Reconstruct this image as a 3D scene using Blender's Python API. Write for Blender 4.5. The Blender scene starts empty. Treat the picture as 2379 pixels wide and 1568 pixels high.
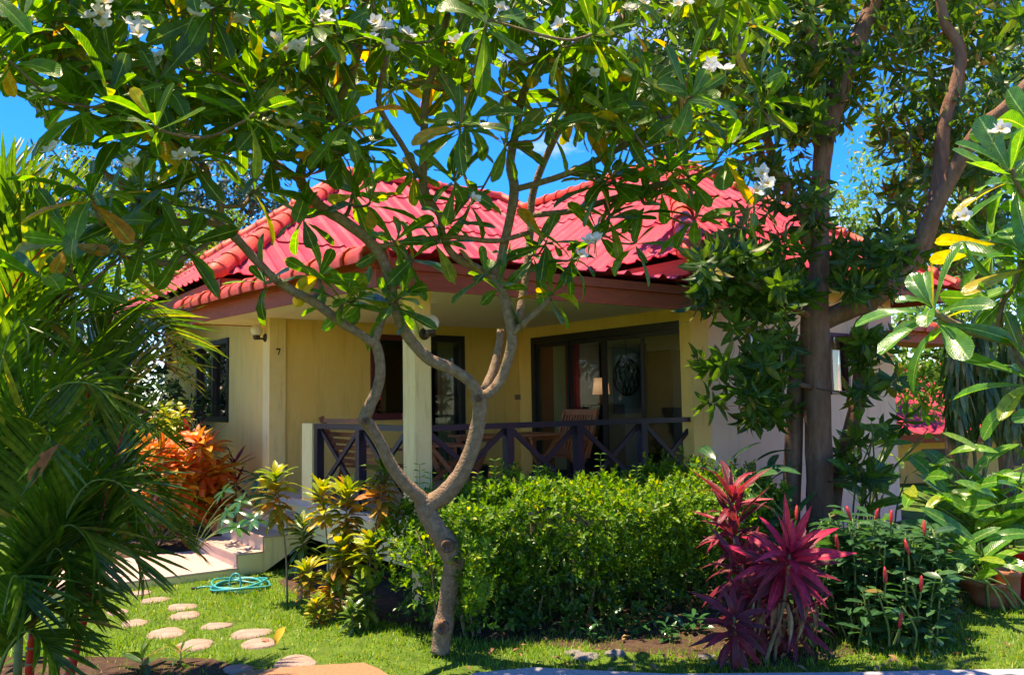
import bpy, bmesh, math, random
import numpy as np
from mathutils import Matrix, Vector

# ------------------------------------------------------------------ camera, sky, sun, exposure
SC = bpy.context.scene
COL = SC.collection
FPX = 1985.0                      # focal length in pixels of a 2379 px wide view
CAM_H = 1.69
PITCH = math.atan(155 / FPX)
ROLL = -0.0165
cam_d = bpy.data.cameras.new('camera'); cam = bpy.data.objects.new('camera', cam_d); COL.objects.link(cam)
cam_d.sensor_width = 36.0; cam_d.lens = 36.0 * FPX / 2379.0
cam_d.clip_start = 0.05; cam_d.clip_end = 2000
RM = Matrix.Rotation(math.pi / 2 + PITCH, 4, 'X') @ Matrix.Rotation(ROLL, 4, 'Z')
cam.matrix_world = Matrix.Translation((0, 0, CAM_H)) @ RM
SC.camera = cam

SUN_EL = math.radians(76); SUN_AZ = np.array([-0.96, 0.27])     # towards the sun, horizontally
sd = Vector((SUN_AZ[0] * math.cos(SUN_EL), SUN_AZ[1] * math.cos(SUN_EL), math.sin(SUN_EL))).normalized()
sun_d = bpy.data.lights.new('sun', 'SUN'); sun = bpy.data.objects.new('sun', sun_d); COL.objects.link(sun)
sun_d.energy = 3.9; sun_d.angle = math.radians(0.5); sun_d.color = (1.0, 0.93, 0.80)
sun.rotation_euler = sd.to_track_quat('Z', 'Y').to_euler()

W = bpy.data.worlds.new('World'); SC.world = W; W.use_nodes = True
nt = W.node_tree; nt.nodes.clear()
sky = nt.nodes.new('ShaderNodeTexSky'); sky.sky_type = 'NISHITA'; sky.sun_disc = False
sky.sun_elevation = SUN_EL; sky.sun_rotation = math.atan2(SUN_AZ[0], SUN_AZ[1]); sky.air_density = 1.0; sky.dust_density = 0.0; sky.ozone_density = 6.0; sky.altitude = 1500
hs = nt.nodes.new('ShaderNodeHueSaturation'); hs.inputs['Saturation'].default_value = 1.42; hs.inputs['Hue'].default_value = 0.515; hs.inputs['Value'].default_value = 1.0
tc = nt.nodes.new('ShaderNodeTexCoord'); mp = nt.nodes.new('ShaderNodeMapping'); mp.inputs['Location'].default_value = (0.35, 0.1, 0.25)
mp.inputs['Scale'].default_value = (1.0, 1.0, 2.2)
nz = nt.nodes.new('ShaderNodeTexNoise'); nz.inputs['Scale'].default_value = 2.6; nz.inputs['Detail'].default_value = 8; nz.inputs['Roughness'].default_value = 0.58
rp = nt.nodes.new('ShaderNodeValToRGB'); rp.color_ramp.elements[0].position = 0.57; rp.color_ramp.elements[1].position = 0.80
rp.color_ramp.elements[0].color = (0, 0, 0, 1); rp.color_ramp.elements[1].color = (0.85, 0.85, 0.85, 1)
mx = nt.nodes.new('ShaderNodeMix'); mx.data_type = 'RGBA'; mx.inputs['B'].default_value = (6.0, 6.2, 6.5, 1)
bg = nt.nodes.new('ShaderNodeBackground'); bg.inputs['Strength'].default_value = 0.15
wo = nt.nodes.new('ShaderNodeOutputWorld')
L_ = nt.links.new
L_(sky.outputs[0], hs.inputs['Color']); L_(hs.outputs[0], mx.inputs['A']); L_(tc.outputs['Generated'], mp.inputs[0])
L_(mp.outputs[0], nz.inputs['Vector']); L_(nz.outputs[0], rp.inputs[0]); L_(rp.outputs[0], mx.inputs['Factor'])
L_(mx.outputs['Result'], bg.inputs['Color']); L_(bg.outputs[0], wo.inputs[0])

SC.view_settings.view_transform = 'Standard'; SC.view_settings.look = 'None'
SC.view_settings.use_white_balance = True; SC.view_settings.white_balance_temperature = 8200; SC.view_settings.white_balance_tint = 18
SC.view_settings.exposure = 1.58; SC.view_settings.gamma = 1.0
SC.render.engine = 'CYCLES'
SC.cycles.max_bounces = 8; SC.cycles.transparent_max_bounces = 12; SC.cycles.transmission_bounces = 6
SC.cycles.diffuse_bounces = 4; SC.cycles.glossy_bounces = 3
SC.cycles.use_denoising = True
SC.cycles.caustics_reflective = False; SC.cycles.caustics_refractive = False

R = random.Random(11)
NR = np.random.default_rng(5)
GZ = -0.10                         # ground level

# ------------------------------------------------------------------ picture point + distance -> place in the garden
RM3 = np.array(RM.to_3x3())
def ray(x, y): return RM3 @ np.array([(x - 1189.5) / FPX, (784 - y) / FPX, -1.0])
def at(x, y, Y):
    d = ray(x, y); return np.array([0, 0, CAM_H]) + d * (Y / d[1])
def gp(x, y, z=GZ):
    d = ray(x, y); return np.array([0, 0, CAM_H]) + d * ((z - CAM_H) / d[2])
def proj(P):
    d = (np.asarray(P, float) - [0, 0, CAM_H]) @ RM3
    return 1189.5 + FPX * d[..., 0] / -d[..., 2], 784 - FPX * d[..., 1] / -d[..., 2], -d[..., 2]

HC = np.array([-.843, 7.92]); HA = np.array([math.cos(math.radians(36)), math.sin(math.radians(36))]); HB = np.array([-HA[1], HA[0]])
def hw(a, b, z=GZ):
    p = HC + a * HA + b * HB; return np.array([p[0], p[1], z])

# ------------------------------------------------------------------ objects
def tag(o, label=None, cat=None, group=None, kind=None):
    if label: o['label'] = label
    if cat: o['category'] = cat
    if group: o['group'] = group
    if kind: o['kind'] = kind
    return o
def empty(name, loc, label=None, cat=None, group=None, rz=0, parent=None):
    o = bpy.data.objects.new(name, None); COL.objects.link(o); o.location = loc; o.rotation_euler = (0, 0, rz)
    o.empty_display_size = 0.1
    if parent: o.parent = parent
    return tag(o, label, cat, group)
def mesh_data(name, V, Fc, mat, smooth=False, uv=None):
    me = bpy.data.meshes.new(name)
    V = np.asarray(V, np.float32)
    if isinstance(Fc, np.ndarray):
        n = Fc.shape[0]; k = Fc.shape[1]
        me.vertices.add(len(V)); me.vertices.foreach_set('co', V.ravel())
        me.loops.add(n * k); me.loops.foreach_set('vertex_index', Fc.astype(np.int32).ravel())
        me.polygons.add(n); me.polygons.foreach_set('loop_start', np.arange(0, n * k, k, dtype=np.int32))
        try: me.polygons.foreach_set('loop_total', np.full(n, k, np.int32))
        except Exception: pass
        me.update(calc_edges=True)
    else:
        me.from_pydata(V.tolist(), [], Fc); me.update()
    if uv is not None:
        ul = me.uv_layers.new(name='UVMap'); idx = np.empty(len(me.loops), np.int32); me.loops.foreach_get('vertex_index', idx)
        ul.data.foreach_set('uv', np.asarray(uv, np.float32)[idx].ravel())
    if smooth: me.polygons.foreach_set('use_smooth', np.ones(len(me.polygons), bool))
    for m in (mat if isinstance(mat, (list, tuple)) else [mat]):
        if m: me.materials.append(m)
    return me
def link(name, me, parent=None, mw=None, local=None):
    o = bpy.data.objects.new(name, me); COL.objects.link(o)
    if parent is not None: o.parent = parent
    if local is not None: o.matrix_basis = local
    return o
def obj(name, V, Fc, mat, parent=None, smooth=False, uv=None):
    """V given in the parent's own coordinates"""
    return link(name, mesh_data(name, V, Fc, mat, smooth, uv), parent)
def wobj(name, V, Fc, mat, parent, smooth=False, uv=None):
    """V given in world coordinates under an unrotated empty"""
    return obj(name, np.asarray(V) - np.array(parent_origin(parent)), Fc, mat, parent, smooth, uv)
def parent_origin(p):
    v = Vector((0, 0, 0))
    while p is not None: v += p.location; p = p.parent
    return v

BOXF = [(0, 3, 2, 1), (4, 5, 6, 7), (0, 1, 5, 4), (1, 2, 6, 5), (2, 3, 7, 6), (3, 0, 4, 7)]
class MB:
    """collects simple solids into one mesh"""
    def __init__(s): s.v = []; s.f = []
    def add(s, V, Fc):
        n = len(s.v); s.v += [tuple(map(float, p)) for p in V]; s.f += [tuple(i + n for i in f) for f in Fc]; return s
    def box(s, x0, x1, y0, y1, z0, z1, bev=0.0):
        if bev <= 0:
            return s.add([(x0, y0, z0), (x1, y0, z0), (x1, y1, z0), (x0, y1, z0), (x0, y0, z1), (x1, y0, z1), (x1, y1, z1), (x0, y1, z1)], BOXF)
        bm = bmesh.new(); bmesh.ops.create_cube(bm, size=1)
        for v in bm.verts: v.co = Vector(((x0 + x1) / 2 + v.co.x * (x1 - x0), (y0 + y1) / 2 + v.co.y * (y1 - y0), (z0 + z1) / 2 + v.co.z * (z1 - z0)))
        bmesh.ops.bevel(bm, geom=list(bm.edges), offset=bev, segments=2, affect='EDGES', profile=0.6)
        bm.verts.index_update(); s.add([v.co for v in bm.verts], [[v.index for v in f.verts] for f in bm.faces]); bm.free(); return s
    def bar(s, p, q, w, h, up=(0, 0, 1)):
        p = Vector(p); q = Vector(q); d = (q - p).normalized(); u = Vector(up)
        if abs(d.dot(u)) > 0.97: u = Vector((1, 0, 0))
        r = d.cross(u).normalized(); u = r.cross(d).normalized(); r *= w / 2; u *= h / 2
        return s.add([p - r - u, p + r - u, p + r + u, p - r + u, q - r - u, q + r - u, q + r + u, q - r + u], BOXF)
    def lathe(s, prof, c=(0, 0, 0), n=20, M=None):
        V = []; Fc = []
        for r, z in prof:
            for i in range(n):
                a = 2 * math.pi * i / n; V.append(Vector((r * math.cos(a), r * math.sin(a), z)))
        for j in range(len(prof) - 1):
            for i in range(n): Fc.append((j * n + i, j * n + (i + 1) % n, (j + 1) * n + (i + 1) % n, (j + 1) * n + i))
        if prof[0][0] > 1e-5: Fc.append(tuple(reversed(range(n))))
        if prof[-1][0] > 1e-5: Fc.append(tuple(range((len(prof) - 1) * n, len(prof) * n)))
        M = M or Matrix.Identity(4)
        return s.add([(M @ v) + Vector(c) for v in V], Fc)
    def build(s, name, mat, parent=None, smooth=False):
        return obj(name, s.v, s.f, mat, parent, smooth)

def smooth_path(P, n=4):
    P = np.asarray(P, float)
    if len(P) < 3: return P
    Q = np.vstack([2 * P[0] - P[1], P, 2 * P[-1] - P[-2]]); out = []
    for i in range(1, len(Q) - 2):
        for k in range(n):
            t = k / n; a, b, c, d = Q[i - 1], Q[i], Q[i + 1], Q[i + 2]
            out.append(0.5 * (2 * b + (c - a) * t + (2 * a - 5 * b + 4 * c - d) * t * t + (3 * b - a - 3 * c + d) * t ** 3))
    out.append(P[-1]); return np.array(out)
def tube(P, rad, n=8, bump=0.0, rng=NR, cap=True):
    P = np.asarray(P, float); rad = np.asarray(rad, float) * np.ones(len(P))
    T = np.gradient(P, axis=0); T /= np.linalg.norm(T, axis=1)[:, None] + 1e-9
    u = np.cross(T[0], [0, 0, 1.0]);
    if np.linalg.norm(u) < 1e-3: u = np.array([1.0, 0, 0])
    V = []; ang = np.arange(n) * 2 * math.pi / n
    for i in range(len(P)):
        u = u - T[i] * (u @ T[i]); u /= np.linalg.norm(u) + 1e-9; w = np.cross(T[i], u)
        r = rad[i] * (1 + bump * rng.uniform(-1, 1, n))
        V.append(P[i] + (np.cos(ang) * r)[:, None] * u + (np.sin(ang) * r)[:, None] * w)
    V = np.vstack(V); Fc = []
    for i in range(len(P) - 1):
        for k in range(n): Fc.append((i * n + k, i * n + (k + 1) % n, (i + 1) * n + (k + 1) % n, (i + 1) * n + k))
    if cap:
        Fc.append(tuple(reversed(range(n)))); Fc.append(tuple(range((len(P) - 1) * n, len(P) * n)))
    return V, Fc

# ------------------------------------------------------------------ materials
def newmat(name):
    m = bpy.data.materials.new(name); m.use_nodes = True
    return m, m.node_tree, m.node_tree.nodes['Principled BSDF']
def col4(c): return (c[0], c[1], c[2], 1)
def pm(name, c1, c2=None, scale=6.0, rough=0.6, bump=0.0, bscale=40.0, spec=0.4, metal=0.0, detail=5, stretch=None, c3=None, lo=0.35, hi=0.68, dirt=None):
    m, t, b = newmat(name); N = t.nodes; Lk = t.links.new
    b.inputs['Roughness'].default_value = rough; b.inputs['Specular IOR Level'].default_value = spec; b.inputs['Metallic'].default_value = metal
    tcx = N.new('ShaderNodeTexCoord'); src = tcx.outputs['Object']
    if stretch:
        mpp = N.new('ShaderNodeMapping'); mpp.inputs['Scale'].default_value = stretch; Lk(src, mpp.inputs[0]); src = mpp.outputs[0]
    if c2 is None: b.inputs['Base Color'].default_value = col4(c1)
    else:
        n1 = N.new('ShaderNodeTexNoise'); n1.inputs['Scale'].default_value = scale; n1.inputs['Detail'].default_value = detail; n1.inputs['Roughness'].default_value = 0.62
        r1 = N.new('ShaderNodeValToRGB'); e = r1.color_ramp.elements
        e[0].position = lo; e[0].color = col4(c1); e[1].position = hi; e[1].color = col4(c2)
        if c3: x = e.new(min(hi + 0.12, 0.97)); x.color = col4(c3)
        Lk(src, n1.inputs['Vector']); Lk(n1.outputs[0], r1.inputs[0]); Lk(r1.outputs[0], b.inputs['Base Color'])
    if dirt and c2 is not None:      # (colour, strength, scale, stretch): stains and rain streaks
        md = N.new('ShaderNodeMapping'); md.inputs['Scale'].default_value = dirt[3]; Lk(tcx.outputs['Object'], md.inputs[0])
        nd_ = N.new('ShaderNodeTexNoise'); nd_.inputs['Scale'].default_value = dirt[2]; nd_.inputs['Detail'].default_value = 8; nd_.inputs['Roughness'].default_value = .7; Lk(md.outputs[0], nd_.inputs['Vector'])
        rd = N.new('ShaderNodeMapRange'); rd.inputs['From Min'].default_value = .52; rd.inputs['From Max'].default_value = .74; rd.inputs['To Max'].default_value = dirt[1]; Lk(nd_.outputs[0], rd.inputs['Value'])
        xd = N.new('ShaderNodeMix'); xd.data_type = 'RGBA'; Lk(rd.outputs[0], xd.inputs['Factor']); Lk(r1.outputs[0], xd.inputs['A']); xd.inputs['B'].default_value = col4(dirt[0]); Lk(xd.outputs['Result'], b.inputs['Base Color'])
    if bump > 0:
        n2 = N.new('ShaderNodeTexNoise'); n2.inputs['Scale'].default_value = bscale; n2.inputs['Detail'].default_value = 6
        bp = N.new('ShaderNodeBump'); bp.inputs['Strength'].default_value = bump; bp.inputs['Distance'].default_value = 0.02
        Lk(src, n2.inputs['Vector']); Lk(n2.outputs[0], bp.inputs['Height']); Lk(bp.outputs[0], b.inputs['Normal'])
    return m
def leafmat(name, cols, trans, rough=0.35, tmix=0.35, spec=0.5, rib=None, vein=0.0, under=None, edge=None, spots=None):
    """cols: colour stops of the per-leaf variation; trans: tint of light coming through"""
    m, t, b = newmat(name); N = t.nodes; Lk = t.links.new
    g = N.new('ShaderNodeNewGeometry'); oi = N.new('ShaderNodeObjectInfo')
    ad = N.new('ShaderNodeMath'); ad.operation = 'ADD'; Lk(g.outputs['Random Per Island'], ad.inputs[0]); Lk(oi.outputs['Random'], ad.inputs[1])
    fr = N.new('ShaderNodeMath'); fr.operation = 'FRACT'; Lk(ad.outputs[0], fr.inputs[0])
    rp_ = N.new('ShaderNodeValToRGB'); e = rp_.color_ramp.elements
    e[0].position = cols[0][0]; e[0].color = col4(cols[0][1]); e[1].position = cols[-1][0]; e[1].color = col4(cols[-1][1])
    for p, c in cols[1:-1]: x = e.new(p); x.color = col4(c)
    Lk(fr.outputs[0], rp_.inputs[0]); out = rp_.outputs[0]
    uvn = N.new('ShaderNodeUVMap') if (rib or vein or edge) else None
    if uvn:
        sp = N.new('ShaderNodeSeparateXYZ'); Lk(uvn.outputs[0], sp.inputs[0])
        s1 = N.new('ShaderNodeMath'); s1.operation = 'SUBTRACT'; Lk(sp.outputs[0], s1.inputs[0]); s1.inputs[1].default_value = 0.5
        ab = N.new('ShaderNodeMath'); ab.operation = 'ABSOLUTE'; Lk(s1.outputs[0], ab.inputs[0])
    if edge:
        mr = N.new('ShaderNodeMapRange'); mr.inputs['From Min'].default_value = edge[1]; mr.inputs['From Max'].default_value = 0.5
        Lk(ab.outputs[0], mr.inputs['Value']); mxe = N.new('ShaderNodeMix'); mxe.data_type = 'RGBA'
        Lk(mr.outputs[0], mxe.inputs['Factor']); Lk(out, mxe.inputs['A']); mxe.inputs['B'].default_value = col4(edge[0]); out = mxe.outputs['Result']
    if vein:
        m1 = N.new('ShaderNodeMath'); m1.operation = 'MULTIPLY_ADD'; Lk(ab.outputs[0], m1.inputs[0]); m1.inputs[1].default_value = -0.35; Lk(sp.outputs[1], m1.inputs[2])
        m2 = N.new('ShaderNodeMath'); m2.operation = 'MULTIPLY'; Lk(m1.outputs[0], m2.inputs[0]); m2.inputs[1].default_value = 130
        sn = N.new('ShaderNodeMath'); sn.operation = 'SINE'; Lk(m2.outputs[0], sn.inputs[0])
        mv = N.new('ShaderNodeMapRange'); mv.inputs['From Min'].default_value = 0.75; mv.inputs['From Max'].default_value = 1.0; mv.inputs['To Max'].default_value = vein
        Lk(sn.outputs[0], mv.inputs['Value']); mxv = N.new('ShaderNodeMix'); mxv.data_type = 'RGBA'
        Lk(mv.outputs[0], mxv.inputs['Factor']); Lk(out, mxv.inputs['A']); mxv.inputs['B'].default_value = col4(rib or (0.3, 0.45, 0.1)); out = mxv.outputs['Result']
        bp = N.new('ShaderNodeBump'); bp.inputs['Strength'].default_value = 0.25; bp.inputs['Distance'].default_value = 0.004
        Lk(sn.outputs[0], bp.inputs['Height']); Lk(bp.outputs[0], b.inputs['Normal'])
    if rib:
        lt = N.new('ShaderNodeMath'); lt.operation = 'LESS_THAN'; Lk(ab.outputs[0], lt.inputs[0]); lt.inputs[1].default_value = 0.035
        mxr = N.new('ShaderNodeMix'); mxr.data_type = 'RGBA'; Lk(lt.outputs[0], mxr.inputs['Factor']); Lk(out, mxr.inputs['A']); mxr.inputs['B'].default_value = col4(rib); out = mxr.outputs['Result']
    # fine mottling
    no = N.new('ShaderNodeTexNoise'); no.inputs['Scale'].default_value = 30; tcx = N.new('ShaderNodeTexCoord'); Lk(tcx.outputs['Object'], no.inputs['Vector'])
    mo = N.new('ShaderNodeMapRange'); mo.inputs['From Min'].default_value = 0.3; mo.inputs['From Max'].default_value = 0.7; mo.inputs['To Min'].default_value = 0.72; mo.inputs['To Max'].default_value = 1.25
    Lk(no.outputs[0], mo.inputs['Value']); vm = N.new('ShaderNodeVectorMath'); vm.operation = 'SCALE'; Lk(out, vm.inputs[0]); Lk(mo.outputs[0], vm.inputs['Scale']); out = vm.outputs[0]
    if spots:
        ns = N.new('ShaderNodeTexNoise'); ns.inputs['Scale'].default_value = spots[1]; ns.inputs['Detail'].default_value = 3; Lk(tcx.outputs['Object'], ns.inputs['Vector'])
        rs = N.new('ShaderNodeMapRange'); rs.inputs['From Min'].default_value = .66; rs.inputs['From Max'].default_value = .70; rs.inputs['To Max'].default_value = .8; Lk(ns.outputs[0], rs.inputs['Value'])
        xs = N.new('ShaderNodeMix'); xs.data_type = 'RGBA'; Lk(rs.outputs[0], xs.inputs['Factor']); Lk(out, xs.inputs['A']); xs.inputs['B'].default_value = col4(spots[0]); out = xs.outputs['Result']
    Lk(out, b.inputs['Base Color']); b.inputs['Roughness'].default_value = rough; b.inputs['Specular IOR Level'].default_value = spec
    tr = N.new('ShaderNodeBsdfTranslucent'); mt = N.new('ShaderNodeVectorMath'); mt.operation = 'MULTIPLY'; Lk(out, mt.inputs[0]); mt.inputs[1].default_value = trans
    Lk(mt.outputs[0], tr.inputs['Color']); ms = N.new('ShaderNodeMixShader'); ms.inputs[0].default_value = tmix
    Lk(b.outputs[0], ms.inputs[1]); Lk(tr.outputs[0], ms.inputs[2]); Lk(ms.outputs[0], N['Material Output'].inputs[0])
    return m
def glassmat(name, tint, refl=1.0, rough=0.0):
    m, t, b = newmat(name); N = t.nodes; Lk = t.links.new; N.remove(b)
    lw = N.new('ShaderNodeLayerWeight'); lw.inputs['Blend'].default_value = 0.5; pw = N.new('ShaderNodeMath'); pw.operation = 'POWER'; Lk(lw.outputs['Facing'], pw.inputs[0]); pw.inputs[1].default_value = 4.0
    fz = N.new('ShaderNodeMath'); fz.operation = 'MULTIPLY_ADD'; Lk(pw.outputs[0], fz.inputs[0]); fz.inputs[1].default_value = .85; fz.inputs[2].default_value = .07
    tr = N.new('ShaderNodeBsdfTransparent'); tr.inputs[0].default_value = col4(tint)
    gl = N.new('ShaderNodeBsdfGlossy'); gl.inputs['Roughness'].default_value = rough; gl.inputs['Color'].default_value = (refl, refl, refl, 1)
    ms = N.new('ShaderNodeMixShader'); Lk(fz.outputs[0], ms.inputs[0]); Lk(tr.outputs[0], ms.inputs[1]); Lk(gl.outputs[0], ms.inputs[2])
    Lk(ms.outputs[0], N['Material Output'].inputs[0]); return m

M = {}
M['yellow'] = pm('yellow_plaster', (.86, .54, .15), (.90, .61, .20), 2.2, .75, .15, 90, .2, c3=(.78, .47, .12), stretch=(1.6, 1.6, .5), dirt=((.40, .26, .09), .45, 3.5, (4, 4, .35)))
M['paleyellow'] = pm('pale_yellow_plaster', (.88, .64, .26), (.92, .71, .33), 2.5, .75, .1, 90, .25, dirt=((.36, .27, .12), .5, 4, (5, 5, .5)))
M['pinkwall'] = pm('pink_white_plaster', (.86, .58, .38), (.90, .64, .45), 1.5, .8, .1, 90, .2, dirt=((.45, .33, .24), .5, 3, (4, 4, .3)))
M['cream'] = pm('cream_ceiling', (.88, .78, .58), (.90, .80, .62), 1.2, .85, .05, 60, .2)
M['roof'] = pm('red_roof_sheet', (.50, .018, .042), (.57, .045, .07), 3.0, .62, .25, 50, .2, c3=(.62, .11, .13), lo=.3, hi=.58, detail=9, dirt=((.16, .05, .05), .45, 9, (1, 1, 1)))
M['cap'] = pm('orange_red_cap_tile', (.56, .05, .02), (.66, .085, .03), 9, .55, .2, 60, .35, c3=(.40, .05, .03), dirt=((.15, .05, .03), .55, 14, (1, 1, 1)))
M['fascia'] = pm('red_brown_board', (.38, .06, .025), (.45, .085, .035), 5, .6, .2, 40, .3, stretch=(1, 1, 9), dirt=((.16, .05, .03), .6, 8, (1, 1, 3)))
M['rail'] = pm('dark_painted_wood', (.014, .011, .022), (.022, .016, .03), 8, .4, .12, 50, .3)
M['frame'] = pm('dark_window_frame', (.012, .011, .014), (.022, .017, .018), 8, .35, .1, 40, .5)
M['redframe'] = pm('dark_red_frame', (.09, .012, .016), (.12, .018, .02), 8, .4, .1, 40, .5)
M['teak'] = pm('teak_wood', (.30, .095, .035), (.42, .15, .06), 6, .5, .25, 60, .35, stretch=(1, 1, 8), c3=(.22, .06, .025))
M['step'] = pm('pink_step_tile', (.50, .33, .25), (.58, .41, .32), 5, .55, .1, 60, .35, c3=(.55, .40, .33), dirt=((.26, .19, .15), .5, 5, (1, 1, 1)))
M['paving'] = pm('porch_floor_tile', (.55, .45, .40), (.62, .52, .46), 4, .35, .05, 60, .5)
M['brass'] = pm('dark_bronze', (.05, .03, .02), (.08, .05, .03), 10, .4, .1, 50, .5, metal=.3)
M['globe'] = pm('opal_globe', (.72, .66, .52), (.78, .72, .60), 3, .18, 0, 1, .5)
M['black'] = pm('black_paint', (.01, .01, .01), None, rough=.5)
M['pebble'] = pm('dull_pebble', (.16, .14, .12), (.26, .23, .2), 20, .9, .5, 60, .1)
M['white'] = pm('white_plastic', (.75, .73, .68), (.8, .78, .74), 4, .4)
M['curtain'] = pm('cream_curtain', (.55, .44, .24), (.63, .52, .30), 6, .9, .1, 60, .1)
M['redpanel'] = pm('red_inner_wall', (.50, .035, .05), (.56, .045, .06), 2, .7)
M['innerwall'] = pm('inner_wall', (.55, .60, .58), (.60, .65, .63), 2, .8)
M['innerfloor'] = pm('inner_floor', (.28, .25, .22), (.33, .30, .27), 3, .4)
M['bluegrey'] = pm('blue_grey_door', (.16, .27, .31), (.20, .31, .35), 2, .5)
M['brown'] = pm('brown_cupboard', (.20, .15, .10), (.25, .19, .13), 3, .6)
M['darkwood'] = pm('black_wood', (.012, .012, .018), (.02, .018, .025), 5, .4)
M['glass'] = glassmat('window_glass', (.72, .80, .80))
M['darkglass'] = glassmat('tinted_glass', (.30, .33, .33))
M['bark'] = pm('frangipani_bark', (.19, .125, .07), (.32, .22, .135), 26, .8, .8, 70, .2, c3=(.42, .33, .23))
M['barktwig'] = pm('frangipani_twig', (.16, .10, .055), (.25, .17, .10), 30, .75, .5, 90, .2)
M['scar'] = pm('pruning_scar', (.10, .05, .03), (.26, .15, .09), 60, .9, .5, 90, .1)
M['mbark'] = pm('mango_bark', (.17, .085, .05), (.28, .16, .10), 14, .9, .8, 60, .1, stretch=(1, 1, .25), c3=(.32, .23, .18))
M['stem'] = pm('woody_stem', (.20, .15, .08), (.30, .23, .13), 18, .8, .4, 70, .15)
M['greenstem'] = pm('green_stem', (.12, .20, .05), (.20, .28, .08), 18, .6, .2, 70, .3)
M['redstem'] = pm('red_sealing_stem', (.45, .02, .015), (.60, .035, .02), 10, .4, .1, 40, .45)
M['stone'] = pm('stepping_stone', (.27, .18, .135), (.40, .285, .22), 9, .85, .5, 60, .2, c3=(.28, .20, .16))
M['kerb'] = pm('terracotta_path', (.27, .135, .065), (.35, .19, .10), 40, .85, .4, 120, .2, c3=(.30, .16, .09))
M['greypath'] = pm('grey_path', (.33, .31, .30), (.42, .40, .38), 25, .85, .4, 90, .2)
M['soil'] = pm('bare_soil', (.05, .03, .02), (.10, .06, .038), 14, .95, .8, 60, .1, c3=(.17, .10, .065))
M['hose'] = pm('teal_hose', (.02, .30, .27), (.035, .38, .34), 20, .35, 0, 1, .5)
M['pot'] = pm('terracotta_pot', (.30, .11, .06), (.38, .15, .09), 12, .8, .3, 60, .2)
M['redplastic'] = pm('red_plastic', (.60, .015, .02), (.66, .02, .025), 5, .4)

def shademat():
    m, t, b = newmat('pink_lamp_shade'); b.inputs['Base Color'].default_value = (.8, .6, .5, 1); tr = t.nodes.new('ShaderNodeBsdfTranslucent'); tr.inputs['Color'].default_value = (.9, .65, .5, 1)
    ms = t.nodes.new('ShaderNodeMixShader'); ms.inputs[0].default_value = .6; t.links.new(b.outputs[0], ms.inputs[1]); t.links.new(tr.outputs[0], ms.inputs[2]); t.links.new(ms.outputs[0], t.nodes['Material Output'].inputs[0]); return m
M['shade'] = shademat()
# ================================================================== the bungalow (own axes: x along the front, y along the left side)
FLOOR = .62; CEIL = 2.86
house = empty('bungalow', (HC[0], HC[1], 0), 'yellow bungalow with red sheet roof and corner porch behind the frangipani', 'house', rz=math.radians(36))
def wall_with_holes(name, axis, pos, th, u0, u1, z0, z1, holes, mat):
    """wall in the plane axis=pos; th may be negative (direction of thickness); holes [(u0,u1,z0,z1)]"""
    mb = MB(); us = sorted({u0, u1, *[h[0] for h in holes], *[h[1] for h in holes]})
    for i in range(len(us) - 1):
        a, b = us[i], us[i + 1]; hs_ = [h for h in holes if h[0] <= a + 1e-6 and h[1] >= b - 1e-6]
        segs = [(z0, z1)] if not hs_ else [(z0, hs_[0][2]), (hs_[0][3], z1)]
        for s0, s1 in segs:
            if s1 - s0 < 1e-4: continue
            p0, p1 = min(pos, pos + th), max(pos, pos + th)
            if axis == 'x': mb.box(p0, p1, a, b, s0, s1)
            else: mb.box(a, b, p0, p1, s0, s1)
    return mb.build(name, mat, house)
TH = .15
LW = (5.59, 7.20, 1.50, 2.73)
wall_with_holes('wall', 'x', 0.0, TH, 4.04, 9.1, GZ - .1, 3.2, [LW], M['yellow'])
W1a = (1.42, 2.12, 1.50, 2.70); W1b = (2.32, 2.97, FLOOR, 2.72)
wall_with_holes('wall', 'y', 3.89, TH, .19, 4.15, .2, 3.2, [W1a, W1b], M['yellow'])
SD = (.40, 3.54, FLOOR, 2.70)
wall_with_holes('wall', 'x', 4.0, TH, .15, 3.888, .2, 3.2, [SD], M['yellow'])
WW1 = (4.68, 5.36, 1.5, 2.6); WW2 = (6.40, 6.86, 1.75, 2.6)
wall_with_holes('wall', 'y', 0.0, TH, 3.93, 8.0, GZ - .1, 3.2, [WW1, WW2], M['pinkwall'])
wall_with_holes('wall', 'x', 8.0, -TH, .151, 9.1, GZ - .1, 3.2, [(.7, 3.3, 1.0, 2.8)], M['pinkwall'])  # unseen end wall; its opening is added to let daylight into the room
wn = empty('window', (0, 0, 0), parent=house); MB().box(7.9, 7.94, .7, .78, 1.0, 2.8).box(7.9, 7.94, 3.22, 3.3, 1.0, 2.8).box(7.9, 7.94, 1.96, 2.04, 1.0, 2.8).build('frame', M['frame'], wn); MB().box(7.915, 7.921, .78, 3.22, 1.0, 2.8).build('pane', M['glass'], wn)  # added unseen window filling that opening, only there to light the interior
MB().box(.0, 8.0, 9.1, 9.25, GZ - .1, 3.2).build('wall', M['yellow'], house)
MB().box(-.035, .188, 3.86, 4.1, GZ - .1, 2.98, .006).build('pilaster', M['paleyellow'], house)
MB().box(3.62, 3.928, -.03, .149, .25, 2.98, .006).build('pilaster', M['yellow'], house)
cl = MB().box(-.10, .06, -.05, .18, .25, 2.90, .008).build('column', M['paleyellow'], house)
MB().lathe([(.011, .63), (.011, 2.8)], (.078, -.02, 0), 8).build('pipe', M['paleyellow'], house)
MB().box(-.08, .06, 2.36, 2.66, .621, 1.51, .006).build('stub_wall', M['paleyellow'], house)
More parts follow.
